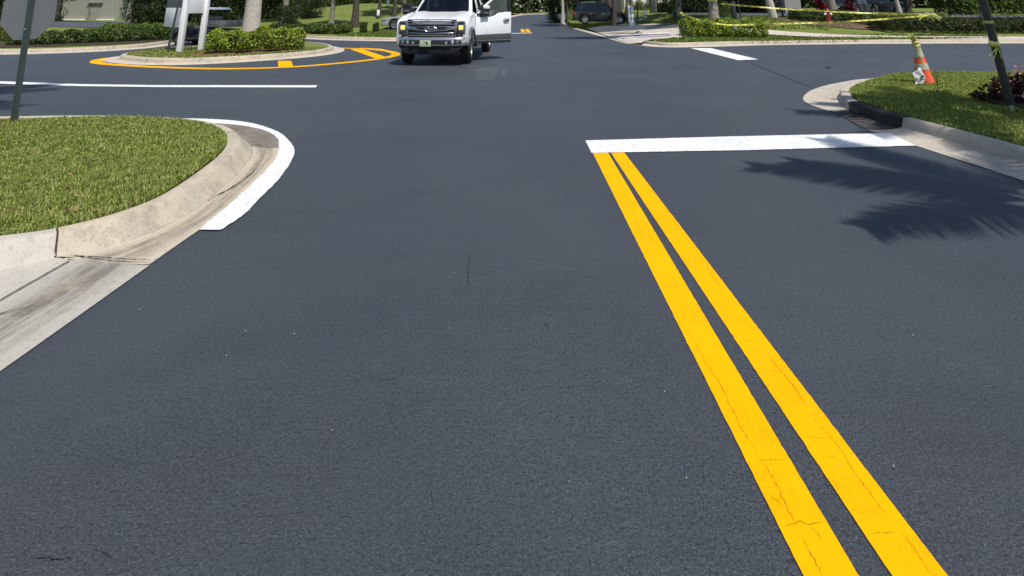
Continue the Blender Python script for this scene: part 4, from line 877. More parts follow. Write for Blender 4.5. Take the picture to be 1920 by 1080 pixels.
def cart(loc, rz):
    t = empty('golf_cart', loc, rz, 'black utility golf cart with a white roof and grey cargo box, behind the white sign', 'golf cart')
    r = .23
    side = [(-1.22, .32), (-1.12, .26)] + arc(-.80, r, .33, 175, 5, 8) + [(-.2, .24), (.35, .24)] + arc(.82, r, .33, 175, 5, 8) + [(1.28, .34), (1.30, .55), (1.12, .72), (.80, .80), (.55, .78), (.45, .34), (-.05, .33), (-.10, .66), (-.20, .70), (-1.22, .66)]
    m = MB(); m.prism(side, -.58, .58, 'y'); m.build('body', M['cartblk'], t, bev=.035, seg=3)
    m = MB(); m.box((-.02, 0, .76), (.48, 1.10, .13)); m.box((-.24, 0, 1.0), (.12, 1.10, .40), M=Matrix.Rotation(R(-10), 3, 'Y')); m.build('seat', M['seatv'], t, bev=.04)
    for s in (-1, 1):
        MB().tube([(.72, s * .52, .78), (.52, s * .50, 1.52)], .018, 8).build('roof_post', M['blackpl'], t); MB().tube([(-.32, s * .54, .70), (-.30, s * .50, 1.52)], .018, 8).build('roof_post', M['blackpl'], t)
        MB().tube([(.05, s * .57, .86), (-.2, s * .57, .92), (-.30, s * .57, .80)], .014, 6).build('armrest', M['blackpl'], t)
    m = MB(); m.prism([(-.72, -.60), (.62, -.58), (.72, 0), (.62, .58), (-.72, .60)], 1.50, 1.60, 'z', [(-.60, -.48), (.48, -.46), (.56, 0), (.48, .46), (-.60, .48)]); m.build('roof', M['whitepvc'], t, bev=.02)
    m = MB()
    for s in (-1, 1): m.box((-.85, s * .56, .90), (.98, .025, .28))
    m.box((-.37, 0, .90), (.025, 1.1, .28)); m.box((-1.335, 0, .90), (.025, 1.1, .28)); m.box((-.85, 0, .765), (.98, 1.12, .02)); m.build('cargo_box', M['bed'], t, bev=.004)
    m = MB(); m.tube([(.62, .26, .80), (.42, .26, 1.06)], .02, 8); m.tube([(.40 + .06 * math.sin(a), .26 + .17 * math.cos(a), 1.08 + .14 * math.sin(a)) for a in np.linspace(0, 2 * math.pi, 20)], .014, 6, False); m.build('steering_wheel', M['blackpl'], t, smooth=True)
    for x in (-.80, .82):
        for s in (-1, 1): wheel(t, (x, s * .50, r), r, .19, M['bed'], s, 5, 'y')
    for s in (-1, 1):
        m = MB(); m.lathe([(.001, 1.30), (.05, 1.30), (.06, 1.24), (.001, 1.24)], (0, s * .36, .56), 14, 'x'); m.build('headlight', M['lens'], t)
    m = MB(); m.add([(.70, -.50, .80), (.70, .50, .80), (.53, .48, 1.50), (.53, -.48, 1.50)], [(0, 1, 2, 3)]); 
    return t
def cone(loc, label, group, tilt=(0, 0), rz=0, s=1.0, tape=False):
    t = empty('traffic_cone', loc, rz, label, 'traffic cone', group); t.rotation_euler = (tilt[0], tilt[1], rz); t.scale = (s, s, s)
    def rad(z): return .132 - (.132 - .033) * (z - .03) / .67
    m = MB(); m.prism([(-.18, -.15), (-.15, -.18), (.15, -.18), (.18, -.15), (.18, .15), (.15, .18), (-.15, .18), (-.18, .15)], 0, .03, 'z'); m.build('base', M['blackpl'], t, bev=.006)
    zz = [.03, .10, .20, .30, .42, .52, .60, .66, .70]
    m = MB(); m.lathe([(rad(z), z) for z in zz] + [(.022, .705), (.022, .60)], (0, 0, 0), 28); m.build('body', M['orange'], t, smooth=True)
    for z0, z1 in ((.25, .345), (.445, .61)):
        m = MB(); m.lathe([(rad(z0) + .001, z0), (rad(z0) + .004, z0 + .002), (rad(z1) + .004, z1 - .002), (rad(z1) + .001, z1)], (0, 0, 0), 28); m.build('reflective_band', M['reflect'], t, smooth=True)
    return t
def tape_strip(name, pts, w, label, twist=0.0, group=None, cat='caution tape', parent=None):
    p = [Vector(q) for q in pts]; m = MB(); uv = []; s = 0; n = len(p)
    for i, q in enumerate(p):
        if i: s += (q - p[i - 1]).length
        t = (p[min(i + 1, n - 1)] - p[max(i - 1, 0)]).normalized(); side = t.cross(Vector((0, 0, 1))).normalized(); up = side.cross(t).normalized()
        a = twist * (math.sin(s * 1.7) + .5 * math.sin(s * 4.3 + 1)); d = up * math.cos(a) + side * math.sin(a)
        nrm = side * math.cos(a) - up * math.sin(a)
        m.v += [tuple(q - d * w / 2 - nrm * .001), tuple(q + d * w / 2 - nrm * .001), tuple(q + d * w / 2 + nrm * .001), tuple(q - d * w / 2 + nrm * .001)]; uv += [(0, s), (1, s), (1, s), (0, s)]
    for i in range(n - 1):
        for k in range(4): m.f.append((i * 4 + k, i * 4 + (k + 1) % 4, i * 4 + 4 + (k + 1) % 4, i * 4 + 4 + k))
    me = bpy.data.meshes.new(name); me.from_pydata(m.v, [], m.f); me.materials.append(M['tape']); l = me.uv_layers.new(name='UVMap')
    for lp in me.loops: l.data[lp.index].uv = uv[lp.vertex_index]
    for f in me.polygons: f.use_smooth = False
    o = link(name, me, parent)
    return tag(o, label, cat if label else None, group)
def sag(a, b, d, n=28): a, b = Vector(a), Vector(b); return [a.lerp(b, i / n) - Vector((0, 0, d * 4 * (i / n) * (1 - i / n))) for i in range(n + 1)]
# ------------------------------------------------------------------ the things
pickup()
car('silver_car', 'silver car half hidden behind the white pickup, its nose by the clipped hedge', 'car', (-6.05, 34.3, .24), math.pi, 4.5, 1.78, 1.45, M['silver'])
car('parked_suv', 'charcoal SUV parked side-on at the far right of the road, beneath a tree', 'SUV', (7.35, 43.6, .36), R(-6), 4.7, 1.85, 1.70, M['cardark'], True)
car('black_car', 'black car with red tail lights parked beyond the upper tape', 'car', (22.9, 35.6, 1.02), R(38), 4.8, 1.85, 1.55, M['carblack'], True, tail=True)
car('dark_suv', 'dark SUV with alloy wheels parked behind the low bushes on the right', 'SUV', (26.6, 39.0, 1.1), R(2), 4.9, 1.9, 1.75, M['carblack'], True)
cart((-13.6, 23.6, 0), math.pi - R(8))

# stop sign seen from behind
t = empty('stop_sign', (-6.31, 7.0, .13), 0, 'octagonal sign seen from its bare aluminium back on a leaning post by the left lawn', 'road sign')
ax = Vector((-.085, 0, 1.47)).normalized()
m = MB()
for z in (0,):
    b = Vector((0, -.03, -.1)); e = b + ax * 2.3
    m.loft([[(p.x - .034, p.y + .018, p.z), (p.x - .026, p.y + .018, p.z), (p.x - .016, p.y - .018, p.z), (p.x + .016, p.y - .018, p.z), (p.x + .026, p.y + .018, p.z), (p.x + .034, p.y + .018, p.z), (p.x + .020, p.y - .026, p.z), (p.x - .020, p.y - .026, p.z)] for p in (b, e)])
po = m.build('post', M['greenpost'], t)
hol = MB()
for k in range(26):
    p = Vector((0, -.03, 0)) + ax * (.10 + k * .075); hol.lathe([(.001, -.0275), (.005, -.0275), (.005, -.0255), (.001, -.0255)], (p.x, p.y, p.z), 8, 'y')
hol.build('bolt_hole', M['crack'], po)
c = Vector((-.115, 0, 1.34)); ro = .355 / math.cos(math.pi / 8)
oc = [(c.x + ro * math.cos(R(22.5 + 45 * k + 2.5)), c.z + ro * math.sin(R(22.5 + 45 * k + 2.5))) for k in range(8)]
MB().prism(oc, -.004, .0, 'y').build('sign_plate', M['greyplate'], t)
MB().prism([(c.x + (x - c.x) * .985, c.z + (z - c.z) * .985) for x, z in oc], .0, .002, 'y').build('sign_face', M['redpaint'], t)
m = MB()
for z in (1.12, 1.60):
    q = Vector((0, -.03, 0)) + ax * z; m.lathe([(.001, -.035), (.012, -.035), (.012, -.02), (.001, -.02)], (q.x, q.y, q.z), 6, 'y')
m.build('bolt', M['steel'], t)

# dark leaning post with tape on the right lawn
t = empty('dark_post', (6.62, 7.25, .15), 0, 'dark leaning post with yellow tape knotted round it beside the flower bed', 'post')
MB().tube([(-.005, 0, .12), (-.03, 0, .5), (-.10, 0, 1.5), (-.118, 0, 1.78)], .047, 14).build('tube', M['blackpost'], t, smooth=True)
MB().prism([(-.02, -.012), (.02, -.012), (.02, .012), (-.02, .012)], -.2, .3, 'z').build('stake', M['steel'], t)
m = MB()
for k, (dx, dz, z0) in enumerate(((-.14, -.12, .86), (-.10, -.17, .86), (.02, -.15, .86), (-.12, .05, .90))):
    m.box((-.07 + dx * .5, -.055, z0 + dz * .5), (.012, .004, (dx * dx + dz * dz) ** .5), M=Matrix.Rotation(math.atan2(dx, dz), 3, 'Y'))
m.lathe([(.055, -.035), (.068, -.01), (.06, .02), (.05, .035)], (-.062, 0, .89), 12); m.lathe([(.05, -.02), (.06, .0), (.05, .02)], (-.085, 0, 1.18), 12)
o = m.build('tape_knot', None, t); o.data.materials.append(plain('tape_yellow', (.50, .50, .12), .5))
M['tapey'] = o.data.materials[0]

# traffic cones
cl = 'traffic cones'
cn = cone((7.70, 10.1, .14), 'orange traffic cone with two pale bands, a paper bag and tape on the right lawn', cl, (R(2), R(-7), 0), R(12), 1.12)
m = MB()
for z, r_ in ((.63, .052), (.655, .045), (.69, .05)): m.lathe([(r_, -.012), (r_ + .014, 0), (r_, .014)], (0, 0, z), 14)
for k in range(7):
    a = k * .9; m.tube([(0, 0, .70), (-.03 + .03 * math.cos(a), .03 * math.sin(a), .75), (-.07 + .045 * math.cos(a), .05 * math.sin(a), .79 + .02 * (k % 3))], [.016, .022, .008], 6)
m.tube([(-.05, -.07, .62), (-.10, -.10, .45), (-.08, -.13, .36)], .012, 5)
m.build('tape_knot', M['tapey'], cn, smooth=True)
bag = MB(); nb = 7
for i in range(nb):
    for j in range(nb):
        u, v = i / (nb - 1), j / (nb - 1); bag.v.append((-.36 + .20 * u + .02 * math.sin(v * 5), -.16 - .03 * math.sin(u * 3.1) + .012 * math.sin(9 * u + 7 * v), .02 + .26 * v * (1 - .35 * abs(u - .75)) + .05 * u))
for i in range(nb - 1):
    for j in range(nb - 1): bag.f.append((i * nb + j, i * nb + j + 1, (i + 1) * nb + j + 1, (i + 1) * nb + j))
bg = bag.build('paper_bag', M['paper'], None); sd = bg.modifiers.new('t', 'SOLIDIFY'); sd.thickness = .02; bg.location = (7.65, 10.07, .16)
bg.matrix_world = Matrix.Translation((7.66, 10.07, .15)) @ Matrix.Rotation(R(10), 4, 'Z')
tag(bg, 'crumpled white paper bag with dark print, tied low on the near orange cone', 'bag')
pm = MB(); pm.prism([(-.30, .12), (-.20, .15), (-.19, .19), (-.27, .17)], -.2045, -.2035, 'y'); pm.prism([(-.30, .09), (-.19, .11), (-.19, .122), (-.30, .105)], -.2045, -.2035, 'y'); pm.build('print', M['cargrey'], bg)
cone((-58.2, 60, .34), 'small distant orange cone on a white kerb at the far left edge', cl, s=1.35)

# entrance sign on the island: two white boards on white posts
t = empty('entrance_sign', (-11.2, 17.6, .14), 0, 'white two-panel sign board on white posts, standing on the island lawn', 'sign board')
px = lambda x, y, Y: at(x, y, Y) - Vector((-11.2, 17.6, .14))
P0, P1, P2 = px(337, 94, 17.3), px(377, 88, 18.2), px(316, 95, 17.9)
def vpost(p, hgt, w, lean=0): return MB().prism([(p.x - w / 2, p.y - w / 2), (p.x + w / 2, p.y - w / 2), (p.x + w / 2, p.y + w / 2), (p.x - w / 2, p.y + w / 2)], p.z - .1, p.z + hgt, 'z', [(p.x + lean - w / 2, p.y - w / 2), (p.x + lean + w / 2, p.y - w / 2), (p.x + lean + w / 2, p.y + w / 2), (p.x + lean - w / 2, p.y + w / 2)])
vpost(P0, 2.6, .15).build('post', M['whitepvc'], t, bev=.006); vpost(P1, 2.6, .15).build('post', M['whitepvc'], t, bev=.006)
d1 = (P1 - P0); d1.z = 0; d1.normalize(); n1 = Vector((d1.y, -d1.x, 0))
def board(a, b, z0, z1, off, th=.03):
    d = (b - a); d.z = 0; d.normalize(); nn = Vector((d.y, -d.x, 0)); p = [a + nn * off, b + nn * off, b + nn * (off - th), a + nn * (off - th)]
    return MB().prism([(q.x, q.y) for q in p], z0, z1, 'z')
board(P0 + d1 * .075, P1 - d1 * .075, 1.24, 2.5, -.0).build('panel', M['whitepvc'], t, bev=.004)
PL = px(300, 95, 18.9); board(PL, P0 + Vector((-.08, 0, 0)), .78, 1.42, .0).build('lower_panel', M['whitepvc'], t, bev=.004)
board(PL, P0 + Vector((-.08, 0, 0)), 1.425, 2.5, -.004).build('shaded_panel', M['greyplate'], t, bev=.004)  # upper half of the white board, tree shade put into its grey
t = empty('sign_post', (*gp(313, 99, .15), .14), 0, 'slim leaning green signpost in front of the white sign board', 'sign post')
MB().tube([(0, 0, -.1), (.05, 0, .5), (.24, -.02, 2.3)], .033, 6).build('post', M['greenpost'], t)
m = MB(); m.prism([(-.08, 2.0), (.50, 2.0), (.50, 2.5), (-.08, 2.5)], -.06, -.05, 'y'); m.build('sign_plate', M['greyplate'], t)

# planting on the island
palm('royal_palm', -9.95, 20.2, .12, .31, 8.5, 'stout pale palm trunk rising from behind the bright island hedge', 3.0, 15, seed=11)
hedge('island_hedge', [(-9.75, 17.0), (-9.0, 17.25), (-8.55, 17.6)], 1.0, .66, 5200, .085, HED, 'left clump of bright green hedge below the pale palm on the island', group='bright hedge clumps on the island', zf=lambda x, y: .15)
hedge('island_hedge', [(-8.6, 17.7), (-7.9, 18.15), (-7.35, 18.7)], 1.05, .72, 5200, .085, HED, 'right clump of bright green hedge on the island, nearer the pickup', group='bright hedge clumps on the island', zf=lambda x, y: .15)

# right lawn: flower bed and the palm that shades it
fb = (7.95, 7.75)
V, F, T = blob(6500, 1.0, .9, .50, .075, [(.045, .012, .014), (.06, .02, .018), (.03, .045, .014), (.09, .02, .03)], clumps=16)
V = V[:, :]; V[:, 2] = np.abs(V[:, 2]) + .02
fl = np_mesh('flower_bed', V, F, M['leaf'], T); fl.location = (*fb, .17); tag(fl, 'low bed of dark red foliage and pink flowers at the right edge of the lawn', 'flower bed')
V, F, T = blob(1100, 1.08, .98, .60, .085, [(.75, .30, .42), (.70, .42, .52), (.8, .55, .6)], wts=(.5, .3, .2), clumps=16, shell=1); V[:, 2] = np.abs(V[:, 2]) + .05
tag(np_mesh('flowers', V, F, M['flower'], T, fl), kind='stuff')
patch('soil_bed', [(fb[0] + 1.05 * math.cos(a), fb[1] + .92 * math.sin(a)) for a in np.linspace(0, 2 * math.pi, 20)[:-1]], M['soil'], .205, .3)
palm('lawn_palm', 6.45, 2.0, .15, .14, 5.4, 'shorter palm on the right lawn near the kerb, just outside the view', 2.15, 10, seed=15, droop=.55, lean=(-.55, -.1))
palm('lawn_palm', 8.1, 4.6, .15, .16, 6.2, 'taller palm on the right lawn farther from the kerb, just outside the view', 2.1, 14, seed=6, droop=.55)
palm('lawn_palm', -8.9, 6.35, .13, .13, 5.6, 'palm on the left lawn just outside the view', 2.7, 15, seed=9, droop=.55)

# caution tape
kn = at(1742, 27, 26.3)
pal = at(1339, 7, 29.0); stk = at(1279, 27, 23.3); pst = at(1849, 27, 7.25)
tape_strip('caution_tape', sag(pal + Vector((.3, -.25, 0)), kn, .12), .075, 'upper strip of yellow caution tape running from the mottled trunk to the bunched knot', .5, 'strips of caution tape')
tape_strip('caution_tape', sag(stk, at(1375, 47, 24.4), .10)[:-1] + sag(at(1375, 47, 24.4), at(1560, 42, 25.4), -.0) + sag(at(1560, 42, 25.4), kn + Vector((0, 0, -.05)), .02)[1:], .075, 'sagging lower strip of yellow caution tape tied to the thin stake by the hedge', .6, 'strips of caution tape')
tape_strip('caution_tape', sag(kn, pst, .05), .022, 'strip of yellow caution tape from the bunched knot to the dark post', .9, 'strips of caution tape')
tape_strip('caution_tape', sag(pst + Vector((.05, 0, 0)), at(2150, 27, 7.6), .01), .028, 'strip of yellow caution tape running off the right edge from the dark post', .3, 'strips of caution tape')
m = MB()
for k in range(16):
    a = random.uniform(-.8, .8); l = random.uniform(.25, .6); sx = random.choice((-1, 1, 1)); p = kn + Vector((random.uniform(-.25, .25), random.uniform(-.05, .05), random.uniform(-.06, .06)))
    q = p + Vector((sx * l * math.cos(a) * .9, random.uniform(-.1, .1), l * math.sin(a) * .3 - .16)); r_ = p.lerp(q, .5) + Vector((0, 0, .05))
    for u, v in ((p, r_), (r_, q)): m.add([u - Vector((0, 0, .03)), v - Vector((0, 0, .03)), v + Vector((0, .01, .03)), u + Vector((0, .01, .03))], [(0, 1, 2, 3)])
tag(m.build('tape_bunch', M['tapey']), 'bunched knot of yellow tape ends hanging in front of the dark hedge', 'caution tape')

# far right corner
t = empty('tape_stake', (*gp(1282, 75, .16), .14), 0, 'thin dark green stake in front of the hedge with tape tied to it', 'stake')
MB().tube([(0, 0, -.1), (-.03, 0, 1.2), (-.06, 0, 2.4)], .032, 6).build('stake', M['greenpost'], t)
MB().lathe([(.04, -.05), (.07, 0), (.045, .06)], (-.03, 0, 1.19), 10).build('tape_knot', M['tapey'], t, smooth=True)
hedge('corner_hedge', [(8.55, 27.1), (10.2, 26.5), (11.6, 26.3), (12.6, 26.3)], 1.15, .82, 8200, .11, HED, 'bright low hedge on the far corner behind the thin stake', zf=lambda x, y: .15)
tree('palm_tree', *gp(1339, 41, .80), .245, 'mottled', 'mottled trunk with yellow tape round it behind the corner hedge', 5.5, 3.0, 'broad', group=None, coff=(1.5, .5), n=3400, limbs=6)
o = [x for x in C.objects if x.get('label', '').startswith('mottled')][0]; o.name = 'mottled_tree'
MB().tube([(0, 0, 4.6), (-2.4, -1.6, 5.4), (-5.2, -3.4, 5.9)], [.17, .12, .05], 8).build('added_limb', M['mottled'], o, smooth=True)  # unseen limb, added to carry the crown that shades the road
c = link('crown', CROWNS['broad'], o); c.location = (-6.0, -5.0, 6.0); c.scale = (3.4, 1.5, 1.3)  # unseen extra crown, placed and stretched for its shadow on the road
MB().lathe([(.27, -.05), (.285, 0), (.27, .06)], (0, 0, 1.06), 18).build('tape_wrap', M['tapey'], o, smooth=True)
palm('pale_palm', *gp(1452, 42, .75), .73, .23, 7.5, 'pale leaning palm trunk to the right of the corner hedge', 2.6, 13, lean=(-1.6, .4), seed=21)
t = empty('lamp_post', (*gp(1470, 50, .45), .42), 0, 'dark lamp post with a flared base next to the pale leaning palm', 'lamp post')
m = MB(); m.lathe([(.24, -.1), (.24, .06), (.19, .12), (.13, .35), (.09, .6), (.065, .8)], (0, 0, 0), 16); m.build('base', M['blackpost'], t, smooth=True)
MB().tube([(0, 0, .75), (-.12, 0, 2.2), (-.2, 0, 3.6)], [.07, .06, .05], 12).build('pole', M['blackpost'], t, smooth=True)
m = MB(); m.lathe([(.05, 3.6), (.17, 3.7), (.2, 4.1), (.22, 4.12), (.05, 4.35), (.001, 4.4)], (-.2, 0, 0), 14); m.build('lantern', M['blackpost'], t, smooth=True)
t = empty('utility_stand', (*gp(1377, 37, .95), .9), 0, 'small black stand with a coil at its foot, behind the corner hedge', 'utility stand')
m = MB(); m.lathe([(.14, 0), (.14, .95), (.10, 1.05), (.001, 1.06)], (0, 0, 0), 12); m.build('cover', M['blackpl'], t, smooth=True)
m = MB()
for k in range(4): m.tube([(.12 + .24 * math.cos(a), -.1 + .2 * math.sin(a), .05 + k * .06) for a in np.linspace(0, 2 * math.pi, 17)], .035, 6, False)
m.build('hose_coil', M['blackpl'], t, smooth=True)
t = empty('garden_pole', (*gp(1389, 38, .9), .85), 0, 'slim black pole beside the small black stand', 'pole')
MB().tube([(0, 0, -.1), (-.06, 0, 1.2), (-.09, 0, 2.6)], .045, 8).build('pole', M['blackpost'], t); MB().lathe([(.10, 2.6), (.10, 2.75), (.02, 2.85)], (-.09, 0, 0), 10).build('lamp_head', M['blackpost'], t)
t = empty('bollard', (*gp(1266, 40, .75), .7), 0, 'short dark bollard behind the left end of the corner hedge', 'bollard')
MB().lathe([(.11, -.1), (.11, .55), (.13, .56), (.13, .64), (.001, .68)], (0, 0, 0), 12).build('shaft', M['blackpl'], t, smooth=True)
t = empty('fire_hydrant', (*gp(1554, 38, .95), .9), 0, 'red fire hydrant with white caps among the low bushes', 'fire hydrant')
m = MB(); t.scale = (.82, .82, .82); m.lathe([(.17, -.1), (.17, .05), (.12, .08), (.12, .55), (.15, .57), (.15, .62), (.10, .72), (.04, .78), (.03, .84), (.001, .84)], (0, 0, 0), 16); m.build('barrel', M['redpaint'], t, smooth=True)
for s in (-1, 1): m = MB(); m.lathe([(.001, s * .24), (.07, s * .24), (.07, s * .13), (.001, s * .13)], (0, 0, .45), 12, 'x'); m.build('cap', M['whitepvc'], t)
t = empty('water_valve', (*gp(1203, 44, .46), .44), 0, 'blue water valve assembly between the white posts by the driveway', 'water valve')
m = MB(); m.tube([(-.42, 0, -.1), (-.42, 0, .30), (.42, 0, .30), (.42, 0, -.1)], .055, 8); m.box((0, 0, .30), (.36, .2, .2)); m.build('pipe', M['steel'], t, smooth=True)
for x in (-.34, .36): m = MB(); m.tube([(x, 0, .3), (x, 0, .62)], .05, 8); m.lathe([(.13, .60), (.15, .63), (.13, .66)], (x, 0, 0), 12); m.build('handle', M['blue'], t, smooth=True)
wp = 'white guard posts by the driveway'
t = empty('guard_post', (*gp(1184, 46, .42), .38), 0, 'pair of joined white guard posts on a white block', 'guard post', wp)
m = MB(); m.box((.04, 0, .14), (.36, .36, .36)); m.build('block', M['whitepvc'], t, bev=.02)
for x in (-.13, .10): MB().box((x, 0, .78), (.15, .15, 1.2)).build('post', M['whitepvc'], t, bev=.008)
t = empty('guard_post', (*gp(1212, 44, .46), .44), 0, 'single white guard post leaning beside the blue valve', 'guard post', wp)
MB().prism([(-.07, -.07), (.07, -.07), (.07, .07), (-.07, .07)], -.1, 1.05, 'z', [(-.14, -.07), (0, -.07), (0, .07), (-.14, .07)]).build('post', M['whitepvc'], t, bev=.008); MB().box((0, 0, 0), (.3, .3, .1)).build('footing', M['whitepvc'], t)
t = empty('utility_cabinet', (*gp(1243, 33, .75), .72), 0, 'grey-brown utility cabinet with a pale lid beside the dark pillar', 'utility cabinet')
MB().prism([(-.55, -.4), (.5, -.4), (.5, .4), (-.55, .4)], -.1, 1.35, 'z', [(-.42, -.36), (.5, -.36), (.5, .36), (-.42, .36)]).build('cabinet', M['bark'], t, bev=.03); MB().box((.04, 0, 1.40), (1.1, .9, .07)).build('lid', M['bed'], t, bev=.02)
t = empty('pillar', (*gp(1225, 37, .65), .6), 0, 'square dark pillar to the left of the utility cabinet', 'pillar')
MB().box((0, 0, 1.3), (.45, .45, 2.8)).build('shaft', M['cargrey'], t, bev=.02); MB().box((0, 0, .08), (.58, .58, .3)).build('plinth', M['cargrey'], t, bev=.02)

# buildings
def building(name, x0, x1, Y, z, h, wall, label, door=None, depth=8, base=None, band=None, cols=0):
    t = empty(name, ((x0 + x1) / 2, Y, z), 0, label, 'building'); w = x1 - x0
    MB().box((0, depth / 2, h / 2 - .3), (w, depth, h + .6)).build('wall', M[wall], t)
    m = MB(); m.prism([(-w / 2 - .6, h), (w / 2 + .6, h), (w / 2 - 1.2, h + 1.7), (-w / 2 + 1.2, h + 1.7)], -.15, depth + .6, 'y'); m.build('roof', M['roof'], t)
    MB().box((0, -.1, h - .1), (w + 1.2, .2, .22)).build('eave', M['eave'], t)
    if band: MB().box((0, -.04, (band + h - .22) / 2), (w, .08, h - .22 - band)).build('eave_shade_band', M['eave'], t)  # dark band below the eave: its shade put into the wall colour
    if base:
        for a, b in base: MB().box(((a + b) / 2 - (x0 + x1) / 2, -.12, .14), (b - a, .24, .32)).build('base_course', M['trim'], t, bev=.01)
    if door:
        a, b, dh = door; cx = (a + b) / 2 - (x0 + x1) / 2
        d = MB(); d.box((cx + .05, -.02, dh / 2), (b - a - .1, .04, dh)); do = d.build('door', M['doorg'], t)
        f = MB(); f.box((a - (x0 + x1) / 2 - .05, -.05, dh / 2), (.12, .10, dh)); f.box((cx, -.12, dh + .06), (b - a + .5, .24, .10)); f.build('door_frame', M['eave'], do)
        f = MB(); f.lathe([(.001, -.12), (.05, -.11), (.05, -.06), (.02, -.05), (.02, 0), (.001, 0)], (a - (x0 + x1) / 2 + .17, -.03, dh * .48), 10, 'y'); f.build('handle', M['darksteel'], do)
    for k in range(cols):
        MB().box((-w / 2 + .6 + k * (w - 1.2) / max(1, cols - 1), -.3, h / 2), (.5, .5, h)).build('column', M['trim'], t)
    return t
bx = lambda px_, Y: (px_ - 960) / FPX * (Y * math.cos(TILT) - 1.2 * math.sin(TILT))
Yb = 58
building('utility_building', bx(112, Yb), bx(222, Yb), Yb, .17, 3.4, 'stucco', 'plain grey-beige stucco building with a grey door and white base, at the far left', (bx(165, Yb), bx(184, Yb), 2.0), 7, [(bx(104, Yb), bx(160, Yb)), (bx(183, Yb), bx(216, Yb))], 2.55)
o = [x for x in C.objects if x.name == 'utility_building'][0]
MB().tube([(bx(216.5, Yb) - o.location.x, -.08, 0), (bx(216.5, Yb) - o.location.x, -.08, 2.9)], .12, 8).build('downpipe', M['stucco'], o)
building('garage', bx(1476, 46), bx(1506, 46), 46, .95, 3, 'greywall', 'plain grey garage wall left of the black car', None, 6)
building('beige_house', bx(1150, 72), bx(1262, 72), 72, .75, 3.6, 'stucco2', 'beige house with pale columns behind the white guard posts', None, 9, cols=7)
o = MB().box((0, 0, 0), (3.4, 1, .5)).build('planter', M['trim'], None, bev=.02); o.location = (-58.4, 60.9, .5); tag(o, 'white block planter behind the distant cone at the left edge', 'planter')
MB().box((0, 0, .28), (3.2, .8, .1)).build('soil', M['soil'], o)

# hedges and shrubs at the left
hedge('clipped_hedge', [(-19.6, 20.6), (-18.2, 21.8), (-16.4, 24.3), (-15.9, 27.2)], 1.3, .50, 9000, .12, MIDG, 'dark green clipped hedge along the pale kerb behind the octagonal sign', wts=(.25, .3, .3, .15))
hedge('clipped_hedge', [(-22, 28.4), (-19.6, 29.0), (-18.2, 30.4)], 1.6, .56, 6000, .13, [(.07, .12, .02), (.11, .17, .03), (.15, .2, .05), (.05, .08, .02)], 'lighter second hedge in front of the stucco building')
hedge('bush', [(-24.6, 24.6), (-22.9, 23.8), (-21.7, 23.4)], 1.5, .62, 3600, .14, [(.16, .17, .05), (.11, .13, .04), (.2, .17, .08), (.07, .09, .03)], 'yellow-green bush at the far left edge below the distant cone', 'bush')
patch('soil_bed', [(-28, 19.0), (-20.5, 19.0), (-18.8, 19.3), (-17.2, 20.0), (-15.9, 21.2), (-15.3, 23), (-16.2, 27.8), (-18.6, 27.4), (-19, 24.5), (-21.4, 22.2), (-28, 22)], M['soil'], lambda x, y: ground_z(x, y) + .01, .6)
gh = 'clipped hedge and shrubs behind the island'
hedge('clipped_hedge', [(-14.6, 32.7), (-12.8, 31.2), (-11.3, 30.4)], 1.5, .42, 4200, .13, MIDG, 'darker left length of the hedge behind the island, below the ferns', group=gh)
hedge('clipped_hedge', [(-11.4, 30.5), (-10.0, 30.0), (-9.1, 30.1)], 1.5, .52, 5200, .12, [(.06, .10, .02), (.10, .15, .03), (.13, .18, .05), (.045, .07, .02)], 'longest clipped hedge behind the island, between palm trunk and silver car', group=gh)
hedge('round_shrub', [(-8.75, 30.5), (-8.4, 30.6)], 1.1, .52, 1700, .12, MIDG, 'round dark shrub at the right end of the clipped hedge', 'shrub', gh)
hedge('round_shrub', [(-8.1, 31.0), (-7.85, 31.1)], .9, .50, 1700, .12, MIDG, 'small round shrub next to the silver car nose', 'shrub', gh)
# dense dark shrubs
big = {}
def shrub(name, x, y, w, h, label, pal, key, group=None, size=.17, n=4200, cat='shrub', z=None):
    if key not in big:
        th = rng.uniform(0, 6.28, 30); zz = rng.uniform(-.9, .62, 30); rr = rng.uniform(.25, .8, 30) * (1 - .35 * np.maximum(0, zz))
        V, F, T = blob(n, 1, 1, .56, size / 2.4, pal, wts=(.36, .32, .22, .10), lobes=np.stack([np.cos(th) * rr, np.sin(th) * rr, zz], 1), shell=.75); V[:, 2] += .5; k = V[:, 2] < -.02; V[k, 2] = -.02 + rng.random(k.sum()) * .2
        o = np_mesh(name, V, F, M['leaf'], T); big[key] = o.data
    else: o = link(name, big[key])
    o.location = (x, y, (ground_z(x, y) if z is None else z) - .05); o.scale = (w / 2, w / 2 * .85, h); o.rotation_euler = (0, 0, random.random() * 6.28)
    return tag(o, label, cat, group)
gs_ = 'dense shrubs behind the left lane'
for i, (px_, Y, w, h, lab) in enumerate((
    (272, 46, 4.0, 3.6, 'dark shrub at the right corner of the stucco building'), (283, 41, 4.6, 3.9, 'dark dense shrub left of the white sign board'), (312, 39, 4.6, 4.2, 'dark dense shrub behind the white sign board'),
    (345, 40, 5.0, 4.0, 'dark shrub behind the roof of the golf cart'), (392, 38, 4.6, 3.8, 'dark shrub right of the golf cart roof'), (432, 39, 4.8, 4.1, 'dark shrub between golf cart and palm trunk'),
    (475, 41, 5.0, 4.0, 'dark shrub behind the stout pale palm trunk'), (520, 44, 4.4, 3.6, 'dark shrub just right of the stout pale palm'))):
    shrub('dense_shrub', bx(px_, Y), Y, w, h, lab, DARK, 'dark', gs_)
